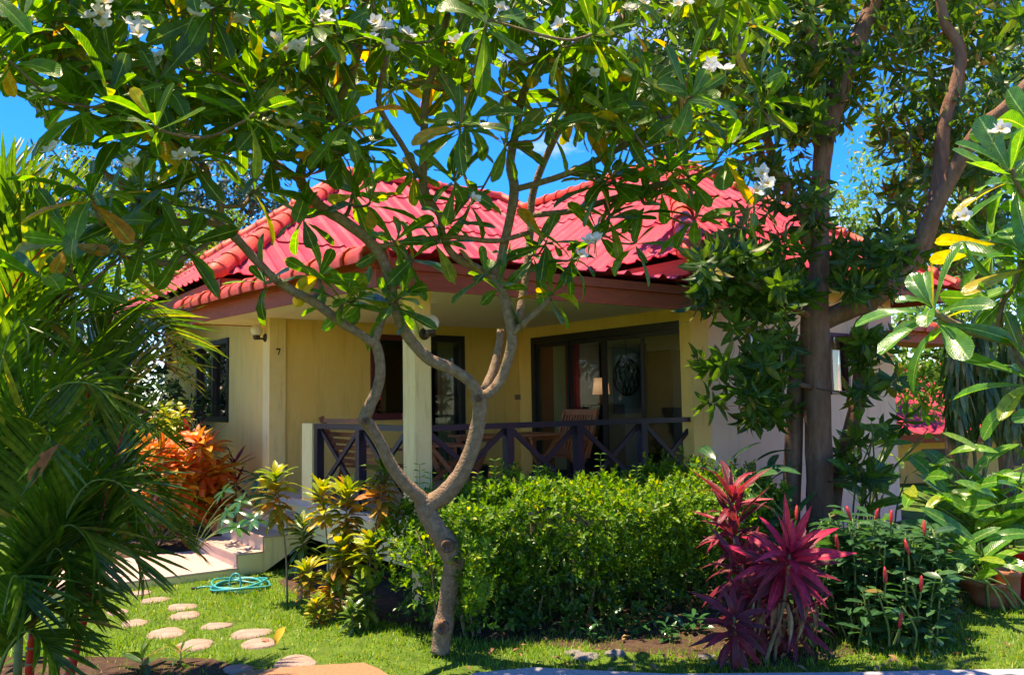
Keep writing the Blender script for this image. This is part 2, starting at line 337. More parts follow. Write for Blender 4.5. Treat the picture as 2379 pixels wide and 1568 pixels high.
# porch slab and its beams
MB().box(-.06, 4.0, -.12, 3.89, .545, .62).build('porch_floor', M['paving'], house)
MB().box(-.045, 3.99, -.10, 3.88, .20, .544).build('porch_slab', M['paleyellow'], house)
for a, b in ((.05, .0), (.05, 1.9), (1.9, .0), (3.7, .0)): MB().box(a - .1, a + .1, b - .08, b + .12, GZ - .1, .2).build('footing', M['paleyellow'], house)
# steps
st = empty('stairs', (0, 0, 0), parent=house)
def step(a0, a1, b0, b1, z0, z1, mb=None): return MB().box(a0, a1, b0, b1, z0, z1, .006)
for a0, a1, z in ((-.35, -.061, .455), (-.62, -.061, .295), (-.91, -.061, .135)):
    ztop = z; t = step(a0 - .012, a1 if z > .4 else {.295: -.352, .135: -.622}[z], 2.408, 3.86, ztop - .022, ztop).build('tread', M['step'], st)
    nxt = {.455: .273, .295: .113, .135: -.01}[z]
    MB().box(a0, a0 + .02, 2.43, 3.86, nxt, ztop - .0225).build('riser', M['step'], st)
# stringer: stepped side wall under the treads
prof = [(-.061, .433), (-.33, .433), (-.33, .273), (-.60, .273), (-.60, .113), (-.888, .113), (-.888, GZ - .05), (-.70, GZ - .05), (-.061, .22)]
V = [(a, 2.42, z) for a, z in prof] + [(a, 2.50, z) for a, z in prof]; n = len(prof)
obj('stringer', V, [tuple(range(n)), tuple(reversed(range(n, 2 * n)))] + [(i + n, (i + 1) % n + n, (i + 1) % n, i) for i in range(n)], M['paleyellow'], st)
V = [(a, b + 1.36, z) for a, b, z in V]
obj('stringer', V, [tuple(range(n)), tuple(reversed(range(n, 2 * n)))] + [(i + n, (i + 1) % n + n, (i + 1) % n, i) for i in range(n)], M['paleyellow'], st)
MB().box(-2.75, -.892, 2.42, 3.88, GZ - .1, -.034).build('landing_base', M['paleyellow'], st)
for i in range(3): MB().box(-2.76 + i * .623, -2.76 + i * .623 + .619, 2.408, 3.89, -.033, -.010, .003).build('paver', M['step'], st)
# ceiling + sloping soffits
ZF = 2.69
cv = [(-.02, -.02, CEIL), (4.0, -.02, CEIL), (4.0, 3.89, CEIL), (-.02, 3.89, CEIL),
      (-.72, -.52, ZF), (4.25, -.52, ZF), (-.86, 4.42, 2.80), (0, 4.42, 2.80)]
obj('ceiling', cv, [(0, 3, 2, 1), (4, 0, 1, 5), (4, 6, 3, 0), (6, 7, 3)], M['cream'], house)
for x, y in ((1.05, 1.6), (2.75, 1.5)):
    MB().lathe([(.075, 2.853), (.075, 2.861), (.05, 2.862)], (x, y, 0), 20).build('downlight', M['white'], house)
# fascia boards of the porch
roof = empty('roof', (0, 0, 0), parent=house)
def board(p, q, h0, h1, th, mat=M['fascia'], name='fascia_board'):
    p = np.array(p, float); q = np.array(q, float); d = (q - p); d[2] = 0; d /= np.linalg.norm(d); nn = np.array([d[1], -d[0], 0]) * th
    V = []
    for e in (p, q):
        for o_ in (0, 1):
            for z in (h0, h1): V.append(e + nn * o_ + np.array([0, 0, z]))
    return obj(name, V, [(0, 1, 3, 2), (4, 6, 7, 5), (0, 4, 5, 1), (2, 3, 7, 6), (1, 5, 7, 3), (0, 2, 6, 4)], mat, roof)
board((-.71, -.55, ZF), (4.25, -.55, ZF), -.01, .15, -.03)
board((-.735, -.585, ZF), (4.25, -.585, ZF), .152, .24, -.06)
board((-.875, 4.43, 2.80), (-.742, -.55, ZF), -.01, .15, -.03)
board((-.91, 4.44, 2.80), (-.778, -.583, ZF), .152, .24, -.06)
board((-.02, 4.45, 2.80), (-.872, 4.45, 2.80), -.01, .15, -.03)

PITCH_R = .75
def sheets(p0, ud, vd, width, vmax, course=1.1, sheet_w=.5, period=.25, amp=.030, lift=.016, vstart=0.0, mat=M['roof']):
    """corrugated roof face: p0 eave start, ud along the eave, vd up the slope (unit); vmax(u) -> length up the slope"""
    p0 = np.array(p0, float); ud = np.array(ud, float); vd = np.array(vd, float); nd = np.cross(ud, vd); nd /= np.linalg.norm(nd)
    if nd[2] < 0: nd = -nd
    TS = [0, .08, .15, .24, .5, .76, .85, .92]; top = max(vmax(u) for u in np.linspace(0, width, 60)); ncs = int(math.ceil(top / course))
    def wave(u):
        t = (u / period) % 1.0
        return amp * float(np.interp(t, [0, .08, .15, .24, .5, .76, .85, .92, 1], [1, .9, .5, .08, 0, .08, .5, .9, 1])) + .016 * (((u - 1e-6) % .5) / .5)
    u0 = 0.0
    while u0 < width - 1e-6:
        u1 = min(u0 + sheet_w, width); us = np.array(sorted({round(min(u1, max(u0, (k + t) * period)), 5) for k in range(int(u0 / period) - 1, int(u1 / period) + 2) for t in TS}))
        for c in range(ncs):
            V = []; Fc = []; ok = []
            for u in us:
                vm = vmax(u); a = c * course - .06 * (c > 0); b = min((c + 1) * course, vm)
                ok.append(b > a + .01); b = max(b, a)
                w = wave(u)
                for v_, l in ((a, lift), (a, lift + .012), (b, 0.006)):
                    V.append(p0 + ud * u + vd * v_ + nd * (w + l))
            for i in range(len(us) - 1):
                if ok[i] or ok[i + 1]:
                    k = 3 * i; Fc += [(k, k + 3, k + 4, k + 1), (k + 1, k + 4, k + 5, k + 2)]
            if Fc: obj('roof_sheet', V, Fc, mat, roof, False)
        u0 += sheet_w
def capmesh(L=.36, r=.125, seg=8):
    V = []; Fc = []
    for j, (y, rr) in enumerate(((0, r * 1.12), (.05, r * 1.12), (.055, r), (L + .06, r * .93))):
        for i in range(seg + 1):
            a = math.pi * (-.12 + 1.24 * i / seg); V.append((rr * math.cos(a), y, rr * math.sin(a) * .95))
    n = seg + 1
    for j in range(3):
        for i in range(seg): Fc.append((j * n + i, j * n + i + 1, (j + 1) * n + i + 1, (j + 1) * n + i))
    # little closed lip at the lower end
    k = len(V)
    for i in range(n): V.append((V[i][0] * .86, 0, V[i][2] * .86))
    for i in range(seg): Fc.append((i, k + i, k + i + 1, i + 1))
    return mesh_data('cap_tile', V, Fc, M['cap'], True)
CAPM = capmesh()
endV = []; endF = []
for j, (y, rr) in enumerate(((-.16, .035), (-.14, .075), (-.07, .12), (.06, .142))):
    for i in range(9):
        a = math.pi * (-.12 + 1.24 * i / 8); endV.append((rr * math.cos(a), y, rr * math.sin(a) * .95 - (.05 if j == 0 else 0)))
for j in range(3):
    for i in range(8): endF.append((j * 9 + i, j * 9 + i + 1, (j + 1) * 9 + i + 1, (j + 1) * 9 + i))
endF.append(tuple(reversed(range(9))))
CAPE = mesh_data('cap_end', endV, endF, M['cap'], True)
def caps(p, q, name='ridge_tile', L=.36, end=True, s=1.0):
    p = Vector(p); q = Vector(q); d = (q - p); tot = d.length; d.normalize(); x = d.cross(Vector((0, 0, 1))).normalized(); z = x.cross(d)
    n = max(1, round(tot / L)); k = tot / n
    for i in range(n):
        o_ = p + d * (i * k); j = Vector((R.uniform(-.006, .006), R.uniform(-.006, .006), R.uniform(-.005, .005)))
        m4 = Matrix((x * s, d * (k / .36), z * s)).transposed().to_4x4(); m4.translation = o_ + j; link(name, CAPM, roof, local=m4)
    if end:
        m4 = Matrix((x * s, d, z * s)).transposed().to_4x4(); m4.translation = p; link('hip_end_tile', CAPE, roof, local=m4)
EZ = 3.27; a0, a1, b0, b1 = -.9, 8.65, 3.25, 9.6
hm = (b1 - b0) / 2; sl = math.sqrt(1 + PITCH_R ** 2); rz = EZ + PITCH_R * hm
vfront = lambda u, w, h: max(0.0, min(u, w - u, h)) * sl
w_ = a1 - a0
# main front slope: leave out what lies under the wing's roof
sheets((a0, b0, EZ), (1, 0, 0), (0, 1 / sl, PITCH_R / sl), w_, lambda u: vfront(u, w_, hm))
sheets((a0, b1, EZ), (0, -1, 0), (1 / sl, 0, PITCH_R / sl), b1 - b0, lambda u: vfront(u, b1 - b0, hm))
obj('roof_back', [(a0, b1, EZ), (a1, b1, EZ), (a1 - hm, b0 + hm, rz - .02), (a0 + hm, b0 + hm, rz - .02), (a1, b0, EZ)], [(0, 3, 2, 1), (1, 2, 4)], M['roof'], roof)
wa0, wa1, wb0 = 2.95, 8.65, -.65; hwg = (wa1 - wa0) / 2; wz = EZ + PITCH_R * hwg; wend = b0 + hwg
sheets((wa0, wb0, EZ), (1, 0, 0), (0, 1 / sl, PITCH_R / sl), wa1 - wa0, lambda u: vfront(u, wa1 - wa0, hwg))
wl = wend - wb0
def vleft(u): return max(0.0, min(u, hwg)) * sl
# left slope of the wing, running back into the main roof
def vwl(u):
    # u measured from the back (main roof) towards the front corner
    bb = wend - u; front = (bb - wb0)
    return max(0.0, min(front, hwg)) * sl
sheets((wa0, wend, EZ), (0, -1, 0), (1 / sl, 0, PITCH_R / sl), wl, vwl)
sheets((wa1, wb0, EZ), (0, 1, 0), (-1 / sl, 0, PITCH_R / sl), wl, vleft)
def up(p, h=.03): return (p[0], p[1], p[2] + h)
apL = (a0 + hm, b0 + hm, rz); caps(up((a0 - .02, b0 - .02, EZ)), up(apL)); caps(up((a0, b1, EZ)), up(apL)); caps(up(apL), up((a1 - hm, b0 + hm, rz)), end=False)
apW = (wa0 + hwg, wb0 + hwg, wz); caps(up((wa0, wb0, EZ)), up(apW)); caps(up((wa1, wb0, EZ)), up(apW)); caps(up(apW), up((wa0 + hwg, wend - .1, wz)), end=False)
caps(up((a1, b0, EZ)), up((a1 - hm, b0 + hm, rz)))
# eave boards + soffits of the main roof
board((a0 + .07, b1, EZ), (a0 + .07, b0 + .06, EZ), -.20, -.02, -.03)
board((a0 + .06, b0 + .07, EZ), (wa0, b0 + .07, EZ), -.20, -.02, -.03)
board((wa0 + .07, b0, EZ), (wa0 + .07, wb0 + .06, EZ), -.20, -.02, -.03)
board((wa0 + .06, wb0 + .07, EZ), (wa1 - .06, wb0 + .07, EZ), -.20, -.02, -.03)
board((wa1 - .07, wb0 + .06, EZ), (wa1 - .07, b1, EZ), -.20, -.02, -.03)
obj('soffit', [(a0 + .1, b0 + .1, 3.1), (0.1, b0 + .1, 3.18), (.1, b1, 3.18), (a0 + .1, b1, 3.1)], [(0, 3, 2, 1)], M['fascia'], roof)
obj('soffit', [(wa0 + .1, wb0 + .1, 3.1), (wa1 - .1, wb0 + .1, 3.1), (wa1 - .1, .1, 3.16), (wa0 + .1, .1, 3.16)], [(0, 3, 2, 1)], M['cream'], roof)
obj('soffit', [(wa0 + .1, wb0 + .1, 3.09), (4.0, wb0 + .1, 3.09), (4.0, b0, 3.09), (wa0 + .1, b0, 3.09)], [(0, 3, 2, 1)], M['cream'], roof)
# low porch roof with its wavy front edge and the capped side verge
lv = np.array([0, 3.85, .10]); ll = np.linalg.norm(lv)
sheets((-.72, -.66, 2.945), (1, 0, 0), lv / ll, 4.95, lambda u: ll, course=1.3, period=.25, amp=.045)
caps((-.83, -.70, 2.90), (-.95, 4.45, 2.99), 'verge_tile', L=.34, end=False, s=1.0)
# a lower lean-to verge at the right end of the wing
caps((7.0, -.75, 2.62), (8.7, -.75, 2.62), 'verge_tile', L=.34, end=False, s=.9)
MB().box(6.9, 8.8, -.72, -.05, 2.44, 2.6).build('canopy', M['fascia'], roof)

# porch railing
rl = empty('railing', (0, 0, 0), parent=house)
def railing(pts, along):
    """pts: post positions along one side"""
    P = (lambda u, z: (u, .06, z)) if along == 'x' else (lambda u, z: (-.02, u, z))
    MB().bar(P(pts[0] - .0, 1.48), P(pts[-1] + .05, 1.48), .09, .055).build('top_rail', M['rail'], rl)
    MB().bar(P(pts[0], .70), P(pts[-1], .70), .05, .06).build('bottom_rail', M['rail'], rl)
    for i, u in enumerate(pts):
        if i == 0 and along == 'x': continue
        MB().bar(P(u, .621), P(u, 1.452), .085, .085).build('post', M['rail'], rl)
    for i in range(len(pts) - 1):
        u, v = pts[i], pts[i + 1]
        o = .012
        for (p, q, s) in ((P(u + .03, .74), P(v - .03, 1.44), o), (P(u + .03, 1.44), P(v - .03, .74), -o)):
            p = list(p); q = list(q); k = 1 if along == 'x' else 0; p[k] += s; q[k] += s
            MB().bar(p, q, .028, .05).build('brace', M['rail'], rl)
railing([.06, 1.02, 1.93, 2.87, 3.77], 'x')
railing([.22, 1.23, 2.30], 'y')

def curtain(name, p, q, z0, z1, parent, folds=7, amp=.03, mat=M['curtain']):
    p = np.array(p, float); q = np.array(q, float); d = q - p; nn = np.array([-d[1], d[0]]); nn /= np.linalg.norm(nn); V = []; Fc = []; n = folds * 6
    for i in range(n + 1):
        t = i / n
        for z, am in ((z0, amp * 1.2), ((z0 + z1) / 2, amp), (z1, amp * .7)):
            e = p + d * t + nn * am * math.sin(t * folds * 2 * math.pi + .3 * z); V.append((e[0], e[1], z))
    for i in range(n):
        for k in range(2): Fc.append((3 * i + k, 3 * i + 3 + k, 3 * i + 4 + k, 3 * i + 1 + k))
    return obj(name, V, Fc, mat, parent, True)
# left window
wn = empty('window', (0, 0, 0), parent=house); b_, c_, z_, y_ = LW
fr = MB(); fr.box(-.025, .10, b_, b_ + .07, z_, y_).box(-.025, .10, c_ - .07, c_, z_, y_).box(-.024, .10, b_ + .07, c_ - .07, z_, z_ + .08).box(-.024, .10, b_ + .07, c_ - .07, y_ - .08, y_)
fr.box(-.02, .09, 6.30, 6.38, z_ + .08, y_ - .08); fr.build('frame', M['frame'], wn)
MB().box(.035, .042, b_ + .07, 6.30, z_ + .08, y_ - .08).build('pane', M['darkglass'], wn)
MB().box(.035, .042, 6.38, c_ - .07, z_ + .08, y_ - .08).build('pane', M['glass'], wn)
curtain('curtain', (.22, 6.45), (.22, 6.95), z_ - .05, y_, wn, 6)
# window and door of the porch back wall
wn = empty('window', (0, 0, 0), parent=house); b_, c_, z_, y_ = W1a
fr = MB(); fr.box(b_, b_ + .06, 3.86, 3.97, z_, y_).box(c_ - .06, c_, 3.86, 3.97, z_, y_).box(b_ + .06, c_ - .06, 3.861, 3.97, z_, z_ + .09).box(b_ + .06, c_ - .06, 3.861, 3.97, y_ - .08, y_); fr.build('frame', M['redframe'], wn)
MB().box(b_ + .06, c_ - .06, 3.90, 3.906, z_ + .09, y_ - .08).build('pane', M['darkglass'], wn)
wn = empty('porch_door', (0, 0, 0), parent=house); b_, c_, z_, y_ = W1b
fr = MB(); fr.box(b_, b_ + .07, 3.86, 3.97, z_, y_).box(c_ - .08, c_, 3.86, 3.97, z_, y_).box(b_ + .07, c_ - .08, 3.861, 3.97, y_ - .1, y_).box(b_ + .07, c_ - .08, 3.861, 3.97, z_, z_ + .1); fr.build('frame', M['frame'], wn)
MB().box(b_ + .07, c_ - .08, 3.90, 3.906, z_ + .1, y_ - .1).build('pane', M['glass'], wn)
curtain('curtain', (2.64, 4.10), (2.92, 4.10), z_, y_, wn, 4)
# sliding door
sd_ = empty('sliding_door', (0, 0, 0), parent=house); b_, c_, z_, y_ = SD
fr = MB(); fr.box(3.965, 4.10, b_, b_ + .06, z_, y_).box(3.965, 4.10, c_ - .09, c_, z_, y_).box(3.966, 4.10, b_ + .06, c_ - .09, y_ - .10, y_).box(3.966, 4.10, b_ + .06, c_ - .09, z_, z_ + .05); fr.build('frame', M['frame'], sd_)
bs = [.46, 1.19, 1.96, 2.69, 3.45]
for i in range(4):
    x0 = 4.0 if i in (0, 3) else 4.035
    p = MB().box(x0 + .012, x0 + .018, bs[i] + .03, bs[i + 1] - .03, z_ + .10, y_ - .15).build('pane', M['glass'], sd_)
    f = MB(); u, v = bs[i], bs[i + 1]
    f.box(x0, x0 + .033, u + .001, u + .045, z_ + .05, y_ - .1).box(x0, x0 + .033, v - .045, v - .001, z_ + .05, y_ - .1).box(x0, x0 + .033, u + .045, v - .045, z_ + .05, z_ + .11).box(x0, x0 + .033, u + .045, v - .045, y_ - .16, y_ - .1)
    f.build('door_leaf', M['frame'], sd_)
curtain('curtain', (4.28, 3.40), (4.28, 3.12), z_, y_, sd_, 4)
curtain('curtain', (4.28, .38), (4.28, .55), z_, y_, sd_, 3)
# wing windows
for (b_, c_, z_, y_) in (WW1, WW2):
    wn = empty('window', (0, 0, 0), parent=house)
    fr = MB(); fr.box(b_, b_ + .05, -.02, .1, z_, y_).box(c_ - .05, c_, -.02, .1, z_, y_).box(b_ + .05, c_ - .05, -.019, .1, z_, z_ + .05).box(b_ + .05, c_ - .05, -.019, .1, y_ - .05, y_); fr.build('frame', M['redframe'], wn)
    MB().box(b_ + .05, c_ - .05, .04, .046, z_ + .05, y_ - .05).build('pane', M['darkglass'] if b_ < 6 else M['glass'], wn)
    if b_ > 6: curtain('curtain', (b_, .22), (c_, .22), z_, y_, wn, 5)
# rooms behind the glass
MB().box(4.2, 7.8, 3.75, 3.8, .6, 2.9).build('interior_wall', M['innerwall'], house)
MB().box(4.16, 7.8, .16, 3.74, .55, .615).build('interior_floor', M['innerfloor'], house)
MB().box(4.16, 7.8, .16, 9.0, 2.92, 2.97).build('interior_ceiling', M['cream'], house)
MB().box(4.25, 5.08, 3.69, 3.745, .62, 2.9).build('interior_wall', M['redpanel'], house)
MB().box(.16, 4.1, 4.06, 9.0, .5, .6).build('interior_floor', M['innerfloor'], house)
MB().box(.16, 4.1, 4.06, 9.0, 2.92, 2.97).build('interior_ceiling', M['cream'], house)
MB().box(.16, 7.7, 6.9, 6.95, .6, 2.9).build('interior_wall', M['brown'], house)
def inthing(name, label, cat, loc):
    return empty(name, tuple(hw(*loc)), label, cat, rz=math.radians(36))
o = inthing('cabinet', 'tall black cabinet inside behind the sliding glass door', 'cabinet', (5.30, 3.40, .615))
mb = MB().box(-.25, .25, -.24, .24, .05, 1.05, .01); mb.build('body', M['darkwood'], o); MB().box(-.27, -.251, -.22, -.01, .1, 1.0, .004).build('door', M['darkwood'], o); MB().box(-.27, -.251, .01, .22, .1, 1.0, .004).build('door', M['darkwood'], o); MB().box(-.22, .22, -.2, .2, 0, .05).build('plinth', M['black'], o)
o = inthing('table_lamp', 'pale shaded lamp standing on the black cabinet indoors', 'lamp', (5.22, 3.35, 1.665))
MB().lathe([(.07, 0), (.07, .015), (.018, .03), (.018, .2)], n=16).build('base', M['brass'], o, True); MB().lathe([(.14, .16), (.11, .42)], n=24).build('lamp_shade', M['shade'], o, True)
ld = bpy.data.lights.new('added_fill_bulb', 'POINT'); ld.energy = 0.35; ld.shadow_soft_size = .06; ld.color = (1, .78, .55); lb = bpy.data.objects.new('added_fill_bulb', ld); COL.objects.link(lb); lb.parent = o; lb.location = (0, 0, .3)  # added point light, assumed lit, to brighten the room behind the glass
o = inthing('interior_door_panel', 'blue grey door panel inside behind the middle glass', 'door', (6.02, 3.66, .615))
MB().box(-.42, .42, -.03, .03, 0, 2.0, .006).build('leaf', M['bluegrey'], o); MB().box(.43, .50, -.05, .05, 0, 2.08).build('frame', M['darkwood'], o); MB().box(-.50, -.43, -.05, .05, 0, 2.08).build('frame', M['darkwood'], o); MB().box(-.36, -.31, -.05, -.031, .95, 1.08, .004).build('handle', M['brass'], o)
o = inthing('wardrobe', 'brown wardrobe indoors at the right end of the glass door', 'wardrobe', (7.05, 3.42, .615))
MB().box(-.45, .45, -.28, .28, 0, 1.95, .01).build('body', M['brown'], o); MB().box(-.43, -.01, -.297, -.281, .05, 1.9, .004).build('door', M['brown'], o); MB().box(.01, .43, -.297, -.281, .05, 1.9, .004).build('door', M['brown'], o)
o = inthing('pendant_lamp', 'dark woven oval pendant hanging indoors behind the glass', 'lamp', (4.50, 2.0, 2.05))
mb = MB()
for k in range(14):
    a = k * 2 * math.pi / 14
    pts = [(.19 * math.sin(t) * math.cos(a + .5 * t), .19 * math.sin(t) * math.sin(a + .5 * t), -.27 * math.cos(t)) for t in np.linspace(.05, math.pi - .05, 12)]
    for p, q in zip(pts[:-1], pts[1:]): mb.bar(p, q, .018, .012)
mb.build('woven_shade', M['darkwood'], o); MB().lathe([(.006, .26), (.006, .9)], n=6).build('cord', M['black'], o)
# wall lamps, number, switch
def wall_lamp(c, wallpt, dirn):
    o = empty('wall_lamp', c, parent=house); d = Vector(dirn)
    g = MB(); prof_ = [(.078 * math.sin(t), -.078 * math.cos(t)) for t in np.linspace(.35, math.pi, 14)]; prof_[-1] = (1e-6, .078); g.lathe(prof_, n=24).build('globe', M['globe'], o, True)
    w = Vector(wallpt) - Vector(c)
    MB().lathe([(.035, -.12), (.045, -.09), (.048, -.062), (.04, -.06)], n=18).build('holder', M['brass'], o, True)
    mb = MB(); mb.bar((0, 0, -.105), tuple(w + Vector((0, 0, -.105))), .03, .022); mb.build('arm', M['brass'], o)
    rot = d.to_track_quat('Z', 'Y').to_matrix().to_4x4(); Mx = rot
    MB().lathe([(.055, 0), (.055, .012), (.035, .025)], tuple(w + Vector((0, 0, -.09))), 18, Mx).build('mount', M['brass'], o, True)
wall_lamp((-.155, 4.0, 2.70), (-.035, 4.0, 2.70), (-1, 0, 0))
wall_lamp((.0, -.175, 2.44), (.0, -.051, 2.44), (0, -1, 0))
def seven(a, b, z, s):
    pts = [(-.5, 1), (.5, 1), (.5, .86), (.05, 0), (-.16, 0), (.27, .80), (-.32, .80), (-.38, .68), (-.5, .68)]
    V = [(a + x * s * .62, b, z + y * s) for x, y in pts] + [(a + x * s * .62, b - .012, z + y * s) for x, y in pts]; n = len(pts)
    Fc = [(n + 0, n + 1, n + 2, n + 5), (n + 2, n + 3, n + 4, n + 5), (n + 0, n + 5, n + 6, n + 7), (n + 0, n + 7, n + 8)] + [(i, (i + 1) % n, (i + 1) % n + n, i + n) for i in range(n)]
    obj('house_number', V, Fc, M['black'], house)
seven(.085, 3.861, 2.38, .085)
MB().box(3.90, 4.0 - .001, 3.868, 3.889, 1.76, 1.84, .004).build('light_switch', M['brown'], house)

# ---------------------------------------------------------------- porch furniture
def slat_chair(label, a, b, rz, group=None):
    o = empty('folding_chair', tuple(hw(a, b, FLOOR)), label, 'chair', group, rz=math.radians(36) + rz)
    w = .25; T = M['teak']
    bk = []
    for s in (-1, 1):
        MB().bar((s * w, .20, .40), (s * w, .44, .98), .03, .05).build('back_post', T, o)
        MB().bar((s * (w + .035), -.25, 0), (s * (w + .035), .27, .62), .028, .045).build('leg', T, o)
        MB().bar((s * (w - .01), .38, 0), (s * (w - .01), -.18, .44), .028, .045).build('leg', T, o)
        MB().bar((s * (w + .035), -.24, .63), (s * (w + .035), .34, .64), .05, .025).build('armrest', T, o)
        MB().bar((s * (w + .035), -.17, .41), (s * (w + .035), -.17, .63), .028, .035).build('arm_support', T, o)
    for i in range(6): MB().bar((-w + .015, -.20 + i * .075, .435), (w - .015, -.20 + i * .075, .43), .055, .018).build('seat_slat', T, o)
    for i in range(11):
        x = -w + .04 + i * (2 * w - .08) / 10; MB().bar((x, .235, .47), (x, .42, .925), .022, .014).build('back_slat', T, o)
    MB().bar((-w, .222, .45), (w, .222, .45), .03, .045).build('cross_bar', T, o); MB().bar((-w - .015, .438, .955), (w + .015, .438, .955), .03, .075).build('head_rail', T, o)
def ladder_bench(label, a, b, rz):
    o = empty('wooden_bench', tuple(hw(a, b, FLOOR)), label, 'bench', rz=math.radians(36) + rz); w = .52; T = M['teak']
    for s in (-1, 1):
        MB().bar((s * w, .20, .36), (s * w, .48, .96), .035, .06).build('back_post', T, o)
        MB().bar((s * w, .20, .38), (s * w, .30, .0), .035, .06).build('leg', T, o); MB().bar((s * w, -.30, .38), (s * w, -.34, 0), .035, .06).build('leg', T, o)
        MB().bar((s * w, -.34, .58), (s * w, .32, .60), .055, .03).build('armrest', T, o)
    for i in range(7): MB().bar((-w, -.30 + i * .085, .385), (w, -.30 + i * .085, .375), .06, .02).build('seat_slat', T, o)
    for i in range(7): MB().bar((-w, .235 + i * .037, .44 + i * .079), (w, .235 + i * .037, .44 + i * .079), .018, .05).build('back_slat', T, o)
ladder_bench('slatted wooden bench behind the railing between stub wall and column', .62, 2.1, math.pi / 2)
slat_chair('slatted folding chair with its back to the porch column side of the table', 1.05, 1.25, math.radians(75))
slat_chair('slatted folding chair facing the table from the sliding door side', 2.75, 1.35, math.radians(-75))
o = empty('porch_table', tuple(hw(1.95, 1.35, FLOOR)), 'rectangular slatted teak table between the two folding chairs', 'table', rz=math.radians(36))
for i in range(8): MB().box(-.6, .6, -.40 + i * .1, -.40 + i * .1 + .092, .70, .722, .004).build('top_slat', M['teak'], o)
for s in (-1, 1):
    MB().bar((s * .5, -.36, .68), (s * .5, .36, .68), .03, .05).build('apron', M['teak'], o)
    for t in (-1, 1): MB().bar((s * .5, t * .34, .68), (s * .22 * 1.8, -t * .30, 0), .035, .045).build('leg', M['teak'], o)
# ================================================================== leaves, branches and growing helpers
def unit(v): v = np.asarray(v, float); return v / (np.linalg.norm(v, axis=-1, keepdims=True) + 1e-9)
PROF = {
    'obov': lambda t: np.where(t < .07, .07, np.clip(((t - .05) / .95), 0, 1) ** .9 * (1 - np.clip((t - .05) / .95, 0, 1) ** 6) ** .5 * 1.2 + .03),
    'lance': lambda t: np.sin(np.pi * np.clip(t, 0, 1) ** .85) ** .9 + .03,
    'ellip': lambda t: np.where(t < .06, .08, np.sin(np.pi * np.clip((t - .03) / .97, 0, 1)) ** .62),
    'strap': lambda t: np.clip(1.2 * np.sin(np.pi * (0.12 + .88 * t)) ** .45, 0, 1) * (1 - t ** 6),
    'paddle': lambda t: np.where(t < .18, .05, np.sin(np.pi * np.clip((t - .15) / .85, 0, 1)) ** .5),
}
def leaf_t(L, Wd, prof='lance', n=6, droop=.5, fold=.25, wave=0.0, side=0.0):
    t = np.linspace(0, 1, n + 1)
    if prof == 'obov': t = t ** .8
    w = PROF[prof](t) * Wd / 2; w[-1] = Wd * (.15 if prof == 'obov' else .02)
    th = droop * t; ds = L * np.diff(t); y = np.concatenate([[0], np.cumsum(np.cos((th[1:] + th[:-1]) / 2) * ds)]); z = np.concatenate([[0], -np.cumsum(np.sin((th[1:] + th[:-1]) / 2) * ds)])
    V = []; uv = []
    for i in range(n + 1):
        sx = side * t[i] ** 2 * L; wv = wave * math.sin(i * 2.3) * Wd
        V += [(-w[i] * math.cos(fold) + sx, y[i], z[i] + w[i] * math.sin(fold) + wv), (sx, y[i], z[i]), (w[i] * math.cos(fold) + sx, y[i], z[i] + w[i] * math.sin(fold) - wv)]
        uv += [(0, t[i]), (.5, t[i]), (1, t[i])]
    Fc = []
    for i in range(n):
        k = 3 * i; Fc += [(k, k + 1, k + 4, k + 3), (k + 1, k + 2, k + 5, k + 4)]
    return np.array(V), np.array(Fc), np.array(uv)
def frames(pos, d, nrm, s):
    d = unit(d); x = unit(np.cross(d, nrm)); z = np.cross(x, d); s = np.broadcast_to(np.asarray(s, float), (len(pos),))
    m = np.zeros((len(pos), 4, 4)); m[:, :3, 0] = x * s[:, None]; m[:, :3, 1] = d * s[:, None]; m[:, :3, 2] = z * s[:, None]; m[:, :3, 3] = pos; m[:, 3, 3] = 1
    return m
def foliage(root, mats, temps, mat, name='leaf', n_ind=300, stuff='foliage', sub=None):
    mats = np.asarray(mats)
    if len(mats) == 0: return
    org = np.array(parent_origin(root)); ti = NR.integers(0, len(temps), len(mats))
    x, y, dep = proj(mats[:, :3, 3]); sc = np.linalg.norm(mats[:, :3, 1], axis=1)
    inn = (x > -150) & (x < 2530) & (y > -150) & (y < 1720) & (dep > .3)
    score = np.where(inn, sc / np.maximum(dep, .3), 0); order = np.argsort(-score); ind = [i for i in order[:n_ind] if score[i] > 0]
    mds = [mesh_data(name, t[0], t[1], mat, True, t[2]) for t in temps] if ind else []
    for i in ind:
        m = mats[i].copy(); m[:3, 3] -= org; link(name, mds[ti[i]], root, local=Matrix(m.tolist()))
    rest = np.setdiff1d(np.arange(len(mats)), ind)
    if len(rest):
        VV = []; FF = []; UU = []; off = 0
        for k, t in enumerate(temps):
            r = rest[ti[rest] == k]
            if not len(r): continue
            v = np.einsum('nij,vj->nvi', mats[r][:, :3, :3], t[0]) + (mats[r][:, None, :3, 3] - org); nv = len(t[0])
            VV.append(v.reshape(-1, 3)); FF.append((t[1][None] + (np.arange(len(r)) * nv)[:, None, None] + off).reshape(-1, t[1].shape[1])); UU.append(np.tile(t[2], (len(r), 1))); off += len(r) * nv
        o = link(stuff, mesh_data(stuff, np.vstack(VV), np.vstack(FF), mat, True, np.vstack(UU)), root); o['kind'] = 'stuff'
